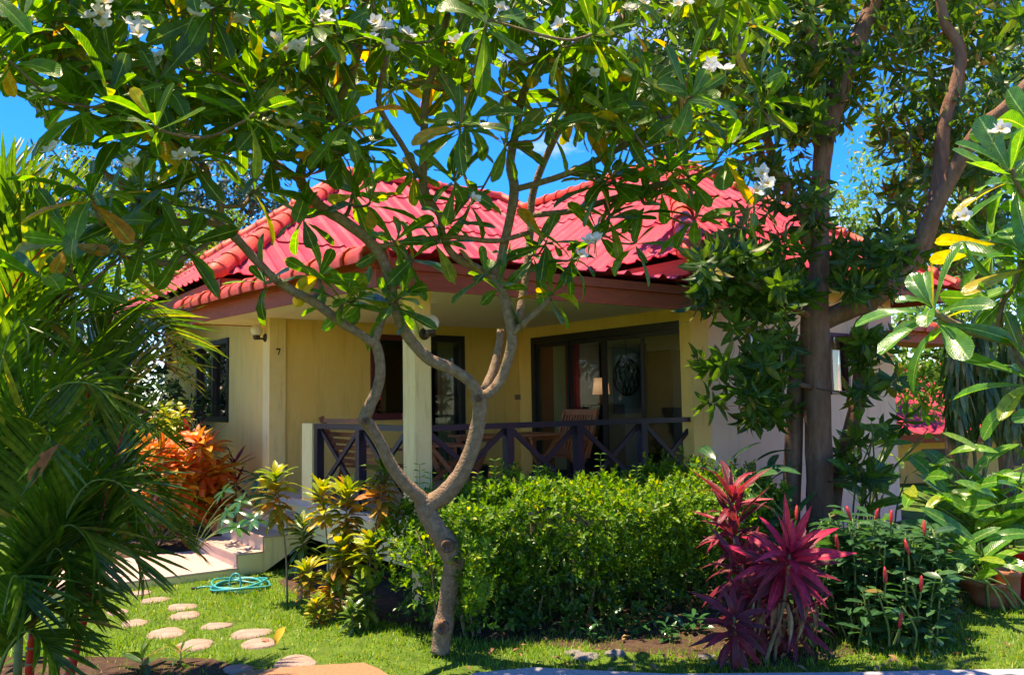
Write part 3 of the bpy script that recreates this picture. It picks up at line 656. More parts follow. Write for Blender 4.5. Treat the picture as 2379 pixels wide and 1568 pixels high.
def rosette(tip, axis, n, lo=20, hi=105, s=1.0, sj=.15, rng=NR, spread=.02, start=None):
    """whorl of n leaves round axis; returns matrices"""
    axis = unit(axis); u = unit(np.cross(axis, [.31, .77, .2])); w = np.cross(axis, u)
    k = np.arange(n); az = k * 2.39996 + rng.uniform(0, 6.28); el = np.radians(lo + (hi - lo) * (k / max(1, n - 1)) ** .9 + rng.normal(0, 6, n))
    rad = np.cos(az)[:, None] * u + np.sin(az)[:, None] * w
    d = np.cos(el)[:, None] * axis + np.sin(el)[:, None] * rad
    nr = np.cos(el)[:, None] * -rad + np.sin(el)[:, None] * axis + rng.normal(0, .18, (n, 3))
    pos = np.asarray(tip) - axis * (k / max(1, n - 1))[:, None] * spread * n * .5
    return frames(pos, d, nr, s * (1 - sj * rng.uniform(-1, 1, n)) * np.interp(k / max(1, n - 1), [0, .25, 1], [.62, 1, .95]))
class Skel:
    def __init__(s): s.p = []; s.r = []
    def add(s, P, r):
        for p, q in zip(P, np.broadcast_to(r, (len(P),))): s.p.append(p); s.r.append(q)
def limb(root, skel, pts, mat, name='branch', n=9, bump=.05, sub=4, lumps=0):
    """pts: (px, py, Y, radius px)"""
    P = np.array([at(x, y, Y) for x, y, Y, r in pts]); r = np.array([r / FPX * Y for x, y, Y, r in pts])
    S = smooth_path(np.hstack([P, r[:, None]]), sub); Q = S[:, :3]; rr = np.maximum(S[:, 3], .003)
    V, Fc = tube(Q, rr, n, bump); wobj(name, V, Fc, mat, root, True)
    if skel is not None: skel.add(Q, rr)
    return Q, rr
def grow(root, skel, tips, mat, r0=.010, r1=.02, name='branch', sag=.15, joined=False, n=6, upw=.6):
    """joins every tip to the nearest part of the skeleton with a curved twig; returns tip axes"""
    tips = np.asarray(tips); P = np.array(skel.p); d = np.array([np.min(np.linalg.norm(P - t, axis=1)) for t in tips]); axes = np.zeros_like(tips); VV = []; FF = []
    for i in np.argsort(d):
        t = tips[i]; P = np.array(skel.p); rr = np.array(skel.r); dv = t - P; dist = np.linalg.norm(dv, axis=1)
        cost = dist + np.where(dv[:, 2] < -.05, 1.0 * np.abs(dv[:, 2]), 0) ; j = int(np.argmin(cost)); b = P[j]; L = dist[j]
        ctrl = b + (t - b) * .5 + np.array([NR.normal(0, .08), NR.normal(0, .08), -sag + NR.normal(0, .04)]) * L
        c2 = t - np.array([(t - b)[0] * .15, (t - b)[1] * .15, .12 * L * upw])
        S = smooth_path(np.array([b, ctrl, c2, t]), 4); rb = min(r1 + .006 * L, rr[j] * .8); rad = np.linspace(rb, r0, len(S))
        V, Fc = tube(S, rad, n, .06)
        if joined:
            FF += [tuple(k + sum(len(v) for v in VV) for k in f) for f in Fc] if False else [(len(VV), f) for f in Fc]; VV.append(V)
        else: wobj(name, V, Fc, mat, root, True)
        skel.add(S[2:], rad[2:]); axes[i] = unit(unit(S[-1] - S[-3]) + np.array([0, 0, upw]))
    if joined and VV:
        off = np.cumsum([0] + [len(v) for v in VV]); o = wobj('twigs', np.vstack(VV), [tuple(k + int(off[a]) for k in f) for a, f in FF], mat, root, True); o['kind'] = 'stuff'
    return axes

# ------------------------------------------------------------------ leaf materials
LM = {}
LM['frangi'] = leafmat('frangipani_leaf', [(0, (.024, .085, .008)), (.45, (.04, .13, .009)), (.86, (.07, .18, .012)), (.955, (.22, .22, .012)), (.98, (.45, .23, .02)), (1, (.35, .13, .02))], (3.0, 2.8, .5), .3, .48, .35, rib=(.24, .34, .08), vein=.30, spots=((.20, .13, .03), 26))
LM['frangi2'] = leafmat('frangipani_leaf_bright', [(0, (.03, .12, .015)), (.6, (.05, .19, .02)), (.93, (.08, .24, .02)), (1, (.50, .30, .02))], (3.0, 2.7, .6), .2, .38, .65, rib=(.26, .40, .10), vein=.35)
LM['mango'] = leafmat('mango_leaf', [(0, (.022, .07, .012)), (.6, (.045, .12, .016)), (.92, (.08, .17, .018)), (1, (.24, .15, .03))], (2.8, 2.6, .6), .42, .42, .28, rib=(.12, .2, .06), spots=((.16, .10, .03), 30))
LM['bgtree'] = leafmat('bright_tree_leaf', [(0, (.05, .14, .02)), (.6, (.10, .24, .03)), (.9, (.17, .30, .04)), (1, (.30, .26, .05))], (2.2, 2.2, .7), .45, .4, .4)
LM['dktree'] = leafmat('dark_tree_leaf', [(0, (.012, .04, .016)), (.7, (.03, .075, .025)), (.93, (.06, .11, .03)), (1, (.25, .12, .04))], (2.2, 2.2, .8), .4, .3, .5)
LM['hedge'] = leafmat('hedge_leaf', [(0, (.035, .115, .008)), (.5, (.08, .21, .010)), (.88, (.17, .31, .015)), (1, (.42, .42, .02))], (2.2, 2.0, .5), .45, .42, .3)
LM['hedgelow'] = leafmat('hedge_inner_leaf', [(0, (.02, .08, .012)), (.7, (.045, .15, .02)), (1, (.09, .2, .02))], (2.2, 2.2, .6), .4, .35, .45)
LM['palm'] = leafmat('palm_leaflet', [(0, (.028, .085, .009)), (.55, (.05, .125, .012)), (.9, (.10, .18, .016)), (.975, (.28, .25, .03)), (1, (.34, .2, .06))], (2.5, 2.4, .6), .35, .42, .4, rib=(.12, .2, .04))
LM['palmy'] = leafmat('palm_leaflet_yellow', [(0, (.30, .26, .03)), (.6, (.42, .30, .035)), (1, (.30, .17, .05))], (1.8, 1.7, .6), .35, .34, .5)
LM['orange'] = leafmat('orange_croton_leaf', [(0, (.50, .05, .015)), (.35, (.60, .12, .015)), (.65, (.66, .25, .02)), (.9, (.62, .42, .03)), (1, (.25, .05, .02))], (1.5, 1.4, .8), .35, .3, .5, rib=(.6, .3, .05), vein=.3)
LM['croton'] = leafmat('croton_leaf', [(0, (.08, .19, .012)), (.4, (.18, .30, .015)), (.7, (.42, .42, .025)), (.88, (.52, .34, .02)), (1, (.46, .13, .02))], (1.8, 1.6, .6), .32, .36, .4, rib=(.45, .42, .05), vein=.55)
LM['crotonlow'] = leafmat('croton_old_leaf', [(0, (.10, .17, .015)), (.4, (.28, .24, .02)), (.75, (.48, .25, .02)), (1, (.55, .13, .02))], (1.7, 1.5, .6), .34, .36, .4, rib=(.45, .3, .05), vein=.5)
LM['crotondk'] = leafmat('dark_croton_leaf', [(0, (.025, .09, .015)), (.7, (.06, .17, .02)), (1, (.2, .26, .03))], (2.2, 2.1, .6), .28, .3, .6, rib=(.3, .32, .05), vein=.4)
LM['cordy'] = leafmat('cordyline_leaf', [(0, (.07, .026, .026)), (.55, (.12, .028, .032)), (.85, (.22, .028, .04)), (1, (.38, .028, .05))], (1.8, 1.3, 1.0), .38, .3, .3, edge=((.42, .03, .06), .34), vein=.15, rib=(.35, .03, .05), spots=((.16, .08, .04), 22))
LM['cordyp'] = leafmat('cordyline_pink_leaf', [(0, (.56, .018, .065)), (.55, (.70, .035, .10)), (.8, (.42, .02, .055)), (1, (.22, .02, .035))], (1.4, 1.2, 1.0), .38, .35, .3, rib=(.72, .07, .10), vein=.2, edge=((.30, .02, .04), .36), spots=((.30, .12, .06), 22))
LM['costus'] = leafmat('costus_leaf', [(0, (.018, .075, .028)), (.7, (.035, .12, .04)), (.95, (.06, .16, .04)), (1, (.28, .16, .05))], (2.2, 2.4, .8), .32, .3, .4, rib=(.1, .2, .08))
LM['heli'] = leafmat('heliconia_leaf', [(0, (.04, .16, .02)), (.5, (.07, .24, .02)), (.85, (.14, .32, .025)), (1, (.32, .34, .03))], (2.3, 2.1, .5), .25, .4, .55, rib=(.3, .42, .08), vein=.2)
LM['drac'] = leafmat('dracaena_leaf', [(0, (.04, .085, .02)), (.6, (.10, .16, .04)), (.85, (.24, .26, .08)), (1, (.30, .18, .08))], (2, 2, .8), .4, .28, .5)
LM['scheff'] = leafmat('schefflera_leaflet', [(0, (.015, .085, .025)), (1, (.035, .14, .035))], (2.2, 2.4, .7), .22, .28, .6, rib=(.06, .16, .04))
LM['fern'] = leafmat('feathery_leaf', [(0, (.06, .20, .02)), (1, (.14, .32, .03))], (2, 2, .6), .45, .4, .4)
LM['grass'] = leafmat('grass_blade', [(0, (.07, .19, .012)), (.55, (.13, .28, .016)), (.85, (.23, .35, .025)), (1, (.36, .34, .07))], (1.9, 1.8, .5), .5, .35, .35)
LM['dry'] = leafmat('dry_leaf', [(0, (.20, .10, .05)), (.5, (.32, .17, .08)), (1, (.42, .28, .13))], (1.4, 1.2, 1), .8, .2, .2)
LM['petal'] = leafmat('petal', [(0, (.84, .84, .78)), (1, (.88, .86, .82))], (1, 1, .92), .5, .5, .2)
def petal_grad():
    m = LM['petal']; t = m.node_tree; N = t.nodes; b = N['Principled BSDF']; uvn = N.new('ShaderNodeUVMap'); sp = N.new('ShaderNodeSeparateXYZ'); t.links.new(uvn.outputs[0], sp.inputs[0])
    r = N.new('ShaderNodeValToRGB'); e = r.color_ramp.elements; e[0].position = .16; e[0].color = (.85, .48, .02, 1); e[1].position = .42; e[1].color = (.82, .82, .78, 1)
    t.links.new(sp.outputs[1], r.inputs[0]); t.links.new(r.outputs[0], b.inputs['Base Color'])
petal_grad()

# ================================================================== ground
gv = []; gf = []
GX = np.concatenate([np.linspace(-400, -12, 6), np.linspace(-10, 12, 45), np.linspace(14, 400, 6)]); GY = np.concatenate([np.linspace(-60, 2, 5), np.linspace(3, 16, 27), np.linspace(20, 600, 8)])
for y in GY:
    for x in GX: gv.append((x, y, GZ))
nx = len(GX)
for j in range(len(GY) - 1):
    for i in range(nx - 1): gf.append((j * nx + i, j * nx + i + 1, (j + 1) * nx + i + 1, (j + 1) * nx + i))
M['lawn'] = pm('lawn_ground', (.055, .10, .015), (.10, .17, .022), 7, .95, .6, 60, .1, c3=(.17, .13, .05))
tag(obj('ground', gv, gf, M['lawn']), kind='structure')
# soil of the planting bed along the house and under the hedge
bed = [gp(648, 1350), gp(700, 1388), gp(790, 1418), gp(880, 1440), gp(960, 1462), gp(1040, 1480), gp(1200, 1495), gp(1400, 1508), gp(1560, 1522), gp(1700, 1540), gp(1820, 1545), gp(1950, 1525), gp(2100, 1490), gp(2210, 1450), hw(6.5, -2.0), hw(8, -.3), hw(8, 1), hw(0.5, 3), hw(-.06, 2.35)]
cx = np.mean(bed, axis=0); P_ = smooth_path(np.array(bed + bed[:1]), 4)[:-1]; V = [(*cx[:2], GZ + .03)] + [(p[0], p[1], GZ + .006) for p in P_] + [(cx[0] + (p[0] - cx[0]) * 1.04, cx[1] + (p[1] - cx[1]) * 1.04, GZ - .03) for p in P_]; n = len(P_)
tag(obj('soil_bed', V, [(0, 1 + i, 1 + (i + 1) % n) for i in range(n)] + [(1 + i, 1 + n + i, 1 + n + (i + 1) % n, 1 + (i + 1) % n) for i in range(n)], M['soil'], None, True), kind='structure')
bed2 = np.array(P_)[:, :2]
bl = np.array([hw(-2.0, 3.95), hw(-1.9, 6.0), hw(-1.6, 9), hw(-.05, 9), hw(-.05, 3.95)])
V = [(p[0], p[1], GZ + .01) for p in bl]; tag(obj('soil_bed', V, [(0, 4, 3, 2, 1)], M['soil']), kind='structure')
pb = np.array([(-5, 3.5), (-2.0, 5.45), (-1.7, 5.9), (-2.2, 6.3), (-3.2, 6.4), (-5, 6.5)])
V = [(p[0], p[1], GZ + .008) for p in pb]; tag(obj('soil_bed', V, [tuple(range(6))], M['soil']), kind='structure')
def inside(poly, x, y):
    c = np.zeros(len(x), bool); j = len(poly) - 1
    for i in range(len(poly)):
        xi, yi = poly[i][:2]; xj, yj = poly[j][:2]
        c ^= ((yi > y) != (yj > y)) & (x < (xj - xi) * (y - yi) / (yj - yi + 1e-12) + xi); j = i
    return c

# stepping stones (picture centre x, y, half width px)
STN = [(326, 1374, 24), (360, 1391, 31), (424, 1407, 35), (430, 1426, 36), (272, 1418, 26), (313, 1444, 31), (385, 1467, 46), (502, 1450, 32), (584, 1467, 44), (452, 1494, 45), (601, 1490, 42), (685, 1534, 50), (553, 1550, 36)]
stones = []
for i, (x, y, hwid) in enumerate(STN):
    c = gp(x, y, GZ + .02); rx = hwid / FPX * c[1]; stones.append((c[0], c[1], rx)); n = 18; ph = R.uniform(0, 6); rr = [rx * (1 + .09 * math.sin(2 * 6.283 * j / n + ph) + .06 * math.sin(3 * 6.283 * j / n + 2 * ph) + R.uniform(-.05, .05)) for j in range(n)]
    asp = .95
    V = []
    for k, z in ((1.02, -.03), (1.0, .004), (.93, .016)):
        V += [(rr[j] * k * math.cos(2 * math.pi * j / n), asp * rr[j] * k * math.sin(2 * math.pi * j / n), z + (R.uniform(-.004, .004) if z > 0 else 0)) for j in range(n)]
    V.append((0, 0, .018)); Fc = []
    for l in range(2):
        for j in range(n): Fc.append((l * n + j, l * n + (j + 1) % n, (l + 1) * n + (j + 1) % n, (l + 1) * n + j))
    Fc += [(2 * n + j, 2 * n + (j + 1) % n, 3 * n) for j in range(n)]
    o = obj('stepping_stone', V, Fc, M['stone'], None, True); o.location = (c[0], c[1], GZ)
    SL_ = {0: 'small stepping stone closest to the paved landing of the steps', 10: 'stepping stone with a dead leaf on it and a yellow leaf beside it', 8: 'wide stepping stone between the leaf strewn stone and the hose', 9: 'wide stepping stone at the rim of the palm shade'}
    lab = SL_.get(i, 'flat pinkish stepping stone in the sunlit double row on the lawn') if i < 11 else ('broad grey shaded stepping stone beside the terracotta path edge' if i == 11 else 'small half hidden stepping stone next to the terracotta path edge')
    tag(o, lab, 'stone', 'stepping stones across the lawn')
# path edges at the bottom
def slab(name, pts, z1, mat, th=.2):
    P = np.array(pts); n = len(P); V = [(p[0], p[1], z1) for p in P] + [(p[0], p[1], z1 - th) for p in P]
    return tag(obj(name, V, [tuple(range(n))] + [(i, i + n, (i + 1) % n + n, (i + 1) % n) for i in range(n)], mat), kind='structure')
k1 = [gp(430, 1600, GZ + .05), gp(560, 1558, GZ + .05), gp(700, 1546, GZ + .05), gp(845, 1538, GZ + .05), gp(880, 1552, GZ + .05), gp(905, 1568, GZ + .05), gp(960, 1640, GZ + .05)]
slab('path', list(reversed([k[:2] for k in k1])), GZ + .05, M['kerb'])
k2 = [gp(1040, 1610, GZ + .05), gp(1100, 1562, GZ + .05), gp(1240, 1549, GZ + .05), gp(1330, 1554, GZ + .05), gp(1560, 1564, GZ + .05), gp(2000, 1560, GZ + .05), gp(2200, 1555, GZ + .05), gp(2420, 1552, GZ + .05), gp(2420, 1640, GZ + .05)]
slab('path', list(reversed([k[:2] for k in k2])), GZ + .05, M['greypath'])

# grass: short broad blades
N = 150000
gx = NR.uniform(-4.2, 5.6, N); gy = NR.uniform(5.0, 10.4, N)
loc = np.stack([gx - HC[0], gy - HC[1]], 1); la = loc @ HA; lb = loc @ HB
keep = ~((la > -.06) & (lb > -.3)) & ~((la > -2.78) & (lb > 2.40)) & (lb < 4.2)
inb = inside(bed2, gx, gy); keep &= ~(inb & (NR.uniform(0, 1, N) > np.where((lb < -1.5) | (la < -.75), .8, .04))); keep &= ~(inside(pb, gx, gy) & (NR.uniform(0, 1, N) > .12))
for p in ([k[:2] for k in k1], [k[:2] for k in k2]): keep &= ~inside(p, gx, gy)
for sx, sy, sr in stones: keep &= ((gx - sx) ** 2 + ((gy - sy) / .95) ** 2) > (sr * NR.uniform(.74, 1.0, N)) ** 2
patch = np.sin(gx * 2.1 + 1.3 * np.sin(gy * 1.7)) * np.sin(gy * 2.6 + np.sin(gx * 3.1)) + .5 * np.sin(gx * 7.3 + gy * 5.1) * np.sin(gy * 8.1 - gx * 4.2); keep &= NR.uniform(0, 1, N) < np.clip(.72 + .42 * patch, .22, 1)
gx, gy = gx[keep], gy[keep]; n = len(gx); az = NR.uniform(0, 6.283, n); ln = NR.uniform(.025, .06, n) * (1 + .3 * patch[keep]); wd = NR.uniform(.0035, .0065, n); lean = NR.uniform(.3, 1.1, n)
dx, dy = np.cos(az), np.sin(az); b0_ = np.stack([gx - dy * wd, gy + dx * wd, np.full(n, GZ - .004)], 1); b1_ = np.stack([gx + dy * wd, gy - dx * wd, np.full(n, GZ - .004)], 1)
tp = np.stack([gx + dx * ln * np.sin(lean), gy + dy * ln * np.sin(lean), GZ + ln * np.cos(lean)], 1); V = np.stack([b0_, b1_, tp], 1).reshape(-1, 3)
o = obj('grass', V, np.arange(3 * n).reshape(-1, 3), LM['grass']); tag(o, 'short bright green lawn grass between the stepping stones', 'grass', kind='stuff')

# ================================================================== frangipani in front of the house
base = gp(1026, 1506); fr_ = empty('frangipani_tree', tuple(base), 'frangipani with a crooked grey trunk and white flowers in front of the porch', 'tree')
sk = Skel(); BK = M['bark']
limb(fr_, sk, [(1022, 1515, 6.29, 22), (1026, 1480, 6.29, 21), (1030, 1455, 6.28, 24), (1036, 1420, 6.28, 20), (1043, 1370, 6.26, 20), (1052, 1320, 6.24, 22), (1054, 1295, 6.23, 26), (1040, 1268, 6.22, 26), (1020, 1238, 6.2, 23), (1000, 1205, 6.2, 22), (990, 1178, 6.2, 25), (985, 1160, 6.2, 22)], BK, 'trunk', 14, .05, 5)
limb(fr_, sk, [(990, 1172, 6.2, 20), (968, 1148, 6.15, 16), (940, 1122, 6.1, 15), (908, 1078, 6.05, 14), (884, 1030, 6.0, 13), (858, 988, 5.95, 15), (848, 972, 5.93, 15), (858, 945, 5.9, 14), (876, 905, 5.88, 12.5), (884, 860, 5.85, 12), (878, 815, 5.82, 12), (865, 785, 5.8, 13)], BK, n=11)
limb(fr_, sk, [(868, 800, 5.8, 11), (840, 778, 5.76, 10), (790, 748, 5.7, 10.5), (735, 705, 5.62, 11), (680, 676, 5.55, 10.5), (635, 645, 5.5, 10), (590, 600, 5.42, 10), (550, 555, 5.35, 10), (506, 521, 5.28, 11), (470, 515, 5.2, 9), (415, 516, 5.1, 9), (376, 496, 5.05, 8), (320, 462, 4.95, 8), (240, 400, 4.8, 7)], BK, n=10)
limb(fr_, sk, [(510, 530, 5.28, 7), (475, 570, 5.2, 7), (435, 595, 5.1, 7), (390, 612, 5.05, 7), (345, 606, 5.0, 7), (300, 600, 4.95, 6)], BK, n=8)
limb(fr_, sk, [(506, 521, 5.28, 8), (512, 480, 5.2, 7), (490, 430, 5.1, 7), (470, 380, 5.05, 7), (400, 330, 4.9, 7), (330, 240, 4.8, 7), (200, 180, 4.6, 7)], BK, n=8)
limb(fr_, sk, [(870, 795, 5.8, 11), (885, 745, 5.85, 10), (905, 690, 5.9, 9), (935, 630, 5.95, 8), (960, 590, 6.0, 7)], BK, n=8)
limb(fr_, sk, [(982, 1172, 6.2, 18), (1005, 1166, 6.2, 21), (1035, 1146, 6.19, 22), (1068, 1105, 6.17, 19), (1094, 1050, 6.15, 18), (1108, 995, 6.13, 17), (1115, 950, 6.1, 16), (1113, 918, 6.1, 19)], BK, n=12)
limb(fr_, sk, [(1115, 920, 6.1, 13), (1090, 885, 6.08, 13), (1045, 855, 6.05, 13), (1000, 836, 6.0, 14), (962, 800, 5.95, 13), (935, 760, 5.9, 13), (918, 715, 5.85, 12), (905, 665, 5.82, 12), (895, 615, 5.8, 12), (860, 562, 5.75, 13), (800, 515, 5.7, 13), (745, 480, 5.65, 13), (712, 445, 5.6, 13), (697, 410, 5.55, 12), (712, 360, 5.5, 11), (745, 310, 5.4, 11), (785, 240, 5.3, 10), (830, 130, 5.2, 9), (850, 0, 5.1, 8)], BK, n=11)
limb(fr_, sk, [(705, 425, 5.58, 9), (640, 380, 5.45, 9), (570, 330, 5.3, 8.5), (480, 260, 5.1, 8), (380, 225, 4.9, 8), (250, 190, 4.75, 7.5), (160, 130, 4.6, 7)], BK, n=9)
limb(fr_, sk, [(1108, 925, 6.1, 12), (1138, 912, 6.1, 13), (1163, 880, 6.12, 12), (1180, 835, 6.12, 12), (1190, 785, 6.12, 13), (1182, 730, 6.1, 13), (1168, 680, 6.1, 13), (1158, 650, 6.1, 13), (1165, 595, 6.1, 11), (1182, 520, 6.05, 11), (1195, 440, 6.0, 12), (1185, 380, 6.0, 11), (1200, 300, 5.95, 10), (1215, 220, 5.9, 10), (1260, 120, 5.8, 9), (1290, 0, 5.7, 8)], BK, n=10)
limb(fr_, sk, [(1125, 905, 6.12, 10), (1145, 860, 6.2, 10), (1160, 800, 6.25, 9), (1163, 765, 6.25, 8)], BK, n=8)
limb(fr_, sk, [(1190, 780, 6.12, 11), (1208, 720, 6.2, 10), (1222, 640, 6.25, 9), (1232, 540, 6.3, 9), (1240, 440, 6.3, 9), (1300, 300, 6.2, 8), (1380, 160, 6.1, 8)], BK, n=8)
limb(fr_, sk, [(1192, 775, 6.1, 8), (1220, 748, 6.05, 8), (1250, 722, 6.0, 7), (1278, 695, 5.95, 7)], BK, n=8)
limb(fr_, sk, [(1160, 655, 6.1, 10), (1130, 635, 6.05, 10), (1085, 612, 6.0, 10), (1050, 590, 5.95, 9), (1030, 550, 5.9, 8), (1020, 500, 5.85, 8), (985, 440, 5.8, 10), (985, 340, 5.75, 10), (990, 220, 5.7, 9), (1020, 120, 5.6, 9), (1040, 30, 5.55, 8)], BK, n=9)
limb(fr_, sk, [(1198, 440, 6.0, 8), (1270, 420, 5.95, 8), (1340, 395, 5.9, 8), (1430, 350, 5.85, 8), (1500, 310, 5.8, 8), (1560, 270, 5.75, 7)], BK, n=8)
limb(fr_, sk, [(1240, 500, 6.2, 7), (1330, 490, 6.1, 7.5), (1430, 460, 5.95, 7.5), (1530, 430, 5.85, 8), (1600, 420, 5.8, 8), (1680, 390, 5.75, 7)], BK, n=8)
limb(fr_, sk, [(870, 575, 5.76, 7), (960, 560, 5.8, 6.5), (1050, 550, 5.9, 6.5), (1150, 560, 6.0, 6.5), (1230, 540, 6.1, 6)], BK, n=7)
limb(fr_, sk, [(985, 420, 5.8, 7), (930, 330, 5.6, 7), (880, 240, 5.4, 7), (900, 130, 5.3, 7)], BK, n=7)
# pruning scars and lumps
for (x, y, Y, r) in ((1040, 1268, 6.22, 13), (1028, 1458, 6.28, 13), (1062, 1300, 6.23, 8), (1112, 925, 6.1, 8), (850, 978, 5.93, 7)):
    c = at(x, y, Y - .075 - .002 * r); rr = r / FPX * Y; tocam = Vector((-c[0] * .3, -1, .0)).normalized(); Mx = tocam.to_track_quat('Z', 'Y').to_matrix().to_4x4()
    mb = MB().lathe([(rr * 1.25, -.05), (rr * 1.2, 0), (rr * .95, .014), (rr * .62, .006), (rr * .35, -.012), (1e-4, -.016)], tuple(c - base), 16, Mx); mb.build('pruning_scar', M['scar'], fr_, True)
tips = []
def T(x, y, Y): tips.append(at(x, y, Y))
hand = [(615, 655, 5.45), (745, 640, 5.75), (800, 700, 5.7), (838, 690, 5.75), (905, 700, 5.75), (930, 690, 5.8), (1128, 640, 6.0), (1165, 668, 6.1), (1050, 515, 5.8), (1285, 680, 5.95), (1270, 560, 5.9), (1240, 590, 6.2), (1480, 560, 5.9),
        (1555, 385, 5.3), (1690, 345, 5.35), (1600, 410, 5.6), (1100, 470, 5.8), (600, 440, 5.4), (430, 570, 5.0), (270, 585, 4.9), (90, 640, 4.5), (160, 560, 4.6), (250, 520, 4.7), (330, 440, 4.9), (400, 470, 5.0), (720, 400, 5.4), (860, 470, 5.6), (960, 600, 5.9), (1420, 500, 5.9), (700, 500, 5.6), (1390, 540, 6.0), (1500, 470, 5.8), (1330, 600, 6.0), (1020, 560, 5.8), (920, 560, 5.8), (1620, 500, 5.8), (1750, 480, 5.7), (180, 660, 4.7), (330, 560, 4.9)]
for h in hand: T(*h)
nh = len(hand)
cells = []
for gx_ in np.arange(-90, 1760, 80):
    for gy_ in np.arange(-110, 470, 76):
        x = gx_ + R.uniform(-40, 40); y = gy_ + R.uniform(-36, 36)
        if x < 175 and 175 < y < 480: continue
        if 180 < x < 320 and 260 < y < 330: continue
        if 1560 < x and y > 330: continue
        if 380 < x < 740 and y > 380: continue
        if 760 < x < 1300 and y > 300 and R.random() < .40: continue
        if 820 < x < 1320 and y > 230 and R.random() < .4: continue
        if x > 1500 and y < 250 and R.random() < .45: continue
        Yb = np.interp(x, [-100, 500, 1000, 1800], [4.4, 5.0, 5.6, 5.9]) + R.uniform(-.5, .55) - (.15 if y < 100 else 0)
        T(x, y, Yb)
        if y < 330 and R.random() < .68: T(x + R.uniform(-50, 50), y + R.uniform(-50, 50), min(Yb + R.uniform(-.7, .6), 6.0))
axes = grow(fr_, sk, tips, M['barktwig'], .009, .016, upw=.55)
FT = [leaf_t(l, w, 'obov', 8, d, f, wv, sd_) for l, w, d, f, wv, sd_ in ((.31, .112, .35, .22, 0, .05), (.32, .10, .8, .3, .03, -.06), (.29, .118, .1, .15, 0, 0), (.33, .105, .55, .4, .03, .08), (.30, .115, -.15, .25, 0, -.03), (.26, .12, 1.2, .3, .05, .1), (.34, .095, .5, .5, .02, -.1))]
mats = []
for i, (t, a) in enumerate(zip(tips, axes)):
    big = 1.12 if i in (13, 14, 15) else 1.0
    nleaf = int(R.uniform(9, 14)) if i >= nh else int(R.uniform(8, 12)); a = unit(a + NR.normal(0, .22, 3))
    if i in (13, 14): a = unit([.1, -.25, 1.0]); nleaf = 17
    mats.append(rosette(t, a, nleaf, R.uniform(12, 30), R.uniform(95, 135), (.98 if i < nh else R.uniform(.78, 1.10)) * big, .25, spread=.010))
foliage(fr_, np.vstack(mats), FT, LM['frangi'])
# flowers
def flower_mesh():
    VV = []; FF = []; UU = []
    t = leaf_t(.046, .034, 'ellip', 4, -.1, -.15, 0, .14)
    for k in range(5):
        a = 2 * math.pi * k / 5; m4 = np.array(Matrix.Rotation(a, 3, 'Z') @ Matrix.Rotation(math.radians(28), 3, 'X') @ Matrix.Rotation(math.radians(14), 3, 'Y'))
        off = len(VV) * len(t[0]); VV.append(t[0] @ m4.T + [0, 0, .022]); FF.append(t[1] + off); UU.append(t[2])
    return np.vstack(VV), np.vstack(FF), np.vstack(UU)
fv = flower_mesh(); FLW = mesh_data('flower', fv[0], fv[1], LM['petal'], True, fv[2])
FSTEM = mesh_data('flower_stalk', *tube(np.array([[0, .01, -.07], [0, .005, -.03], [0, 0, .022]]), [.003, .003, .004], 5), M['greenstem'], True)
def flowers(root, spots, s=1.0):
    org = np.array(parent_origin(root))
    for (x, y, Y, n, sp) in spots:
        for k in range(n):
            px, py = (x, y) if k == 0 else (x + R.gauss(0, sp), y + R.gauss(0, sp * .7)); c = at(px, py, Y - .38 + R.uniform(-.06, .06))
            d = Vector((R.uniform(-.6, .6) - c[0] * .12, -.8 + R.uniform(-.3, .5), R.uniform(.3, 1.3))).normalized(); m4 = d.to_track_quat('Z', 'Y').to_matrix().to_4x4() @ Matrix.Rotation(R.uniform(0, 6), 4, 'Z') @ Matrix.Scale(s * R.uniform(.9, 1.1), 4)
            m4.translation = Vector(c - org); f = link('flower', FLW, root, local=m4); link('flower_stalk', FSTEM, f)
flowers(fr_, [(235, 40, 4.5, 6, 22), (300, 70, 4.55, 3, 18), (95, 240, 4.45, 5, 16), (15, 60, 4.35, 4, 14), (650, 110, 4.9, 4, 20), (695, 140, 4.95, 5, 22), (885, 75, 5.0, 6, 26), (890, 115, 5.0, 3, 16), (940, 90, 5.0, 2, 12), (345, 155, 4.7, 3, 16), (690, 255, 5.1, 2, 12), (675, 300, 5.1, 3, 14), (625, 290, 5.1, 2, 14), (305, 395, 4.7, 2, 8), (425, 375, 4.8, 2, 8), (1305, 70, 5.3, 2, 10), (1370, 575, 5.7, 4, 18), (1098, 470, 5.5, 1, 5), (1345, 600, 5.7, 1, 5), (1655, 175, 5.4, 4, 18), (1460, 35, 5.4, 3, 18), (1380, 180, 5.5, 1, 5), (1585, 12, 5.4, 2, 10), (1775, 435, 5.3, 4, 14), (130, 360, 4.5, 1, 4), (560, 60, 4.8, 4, 20), (760, 60, 4.9, 3, 20), (1180, 40, 5.2, 3, 18), (450, 30, 4.6, 4, 18), (1060, 110, 5.1, 2, 14)], 1.22)

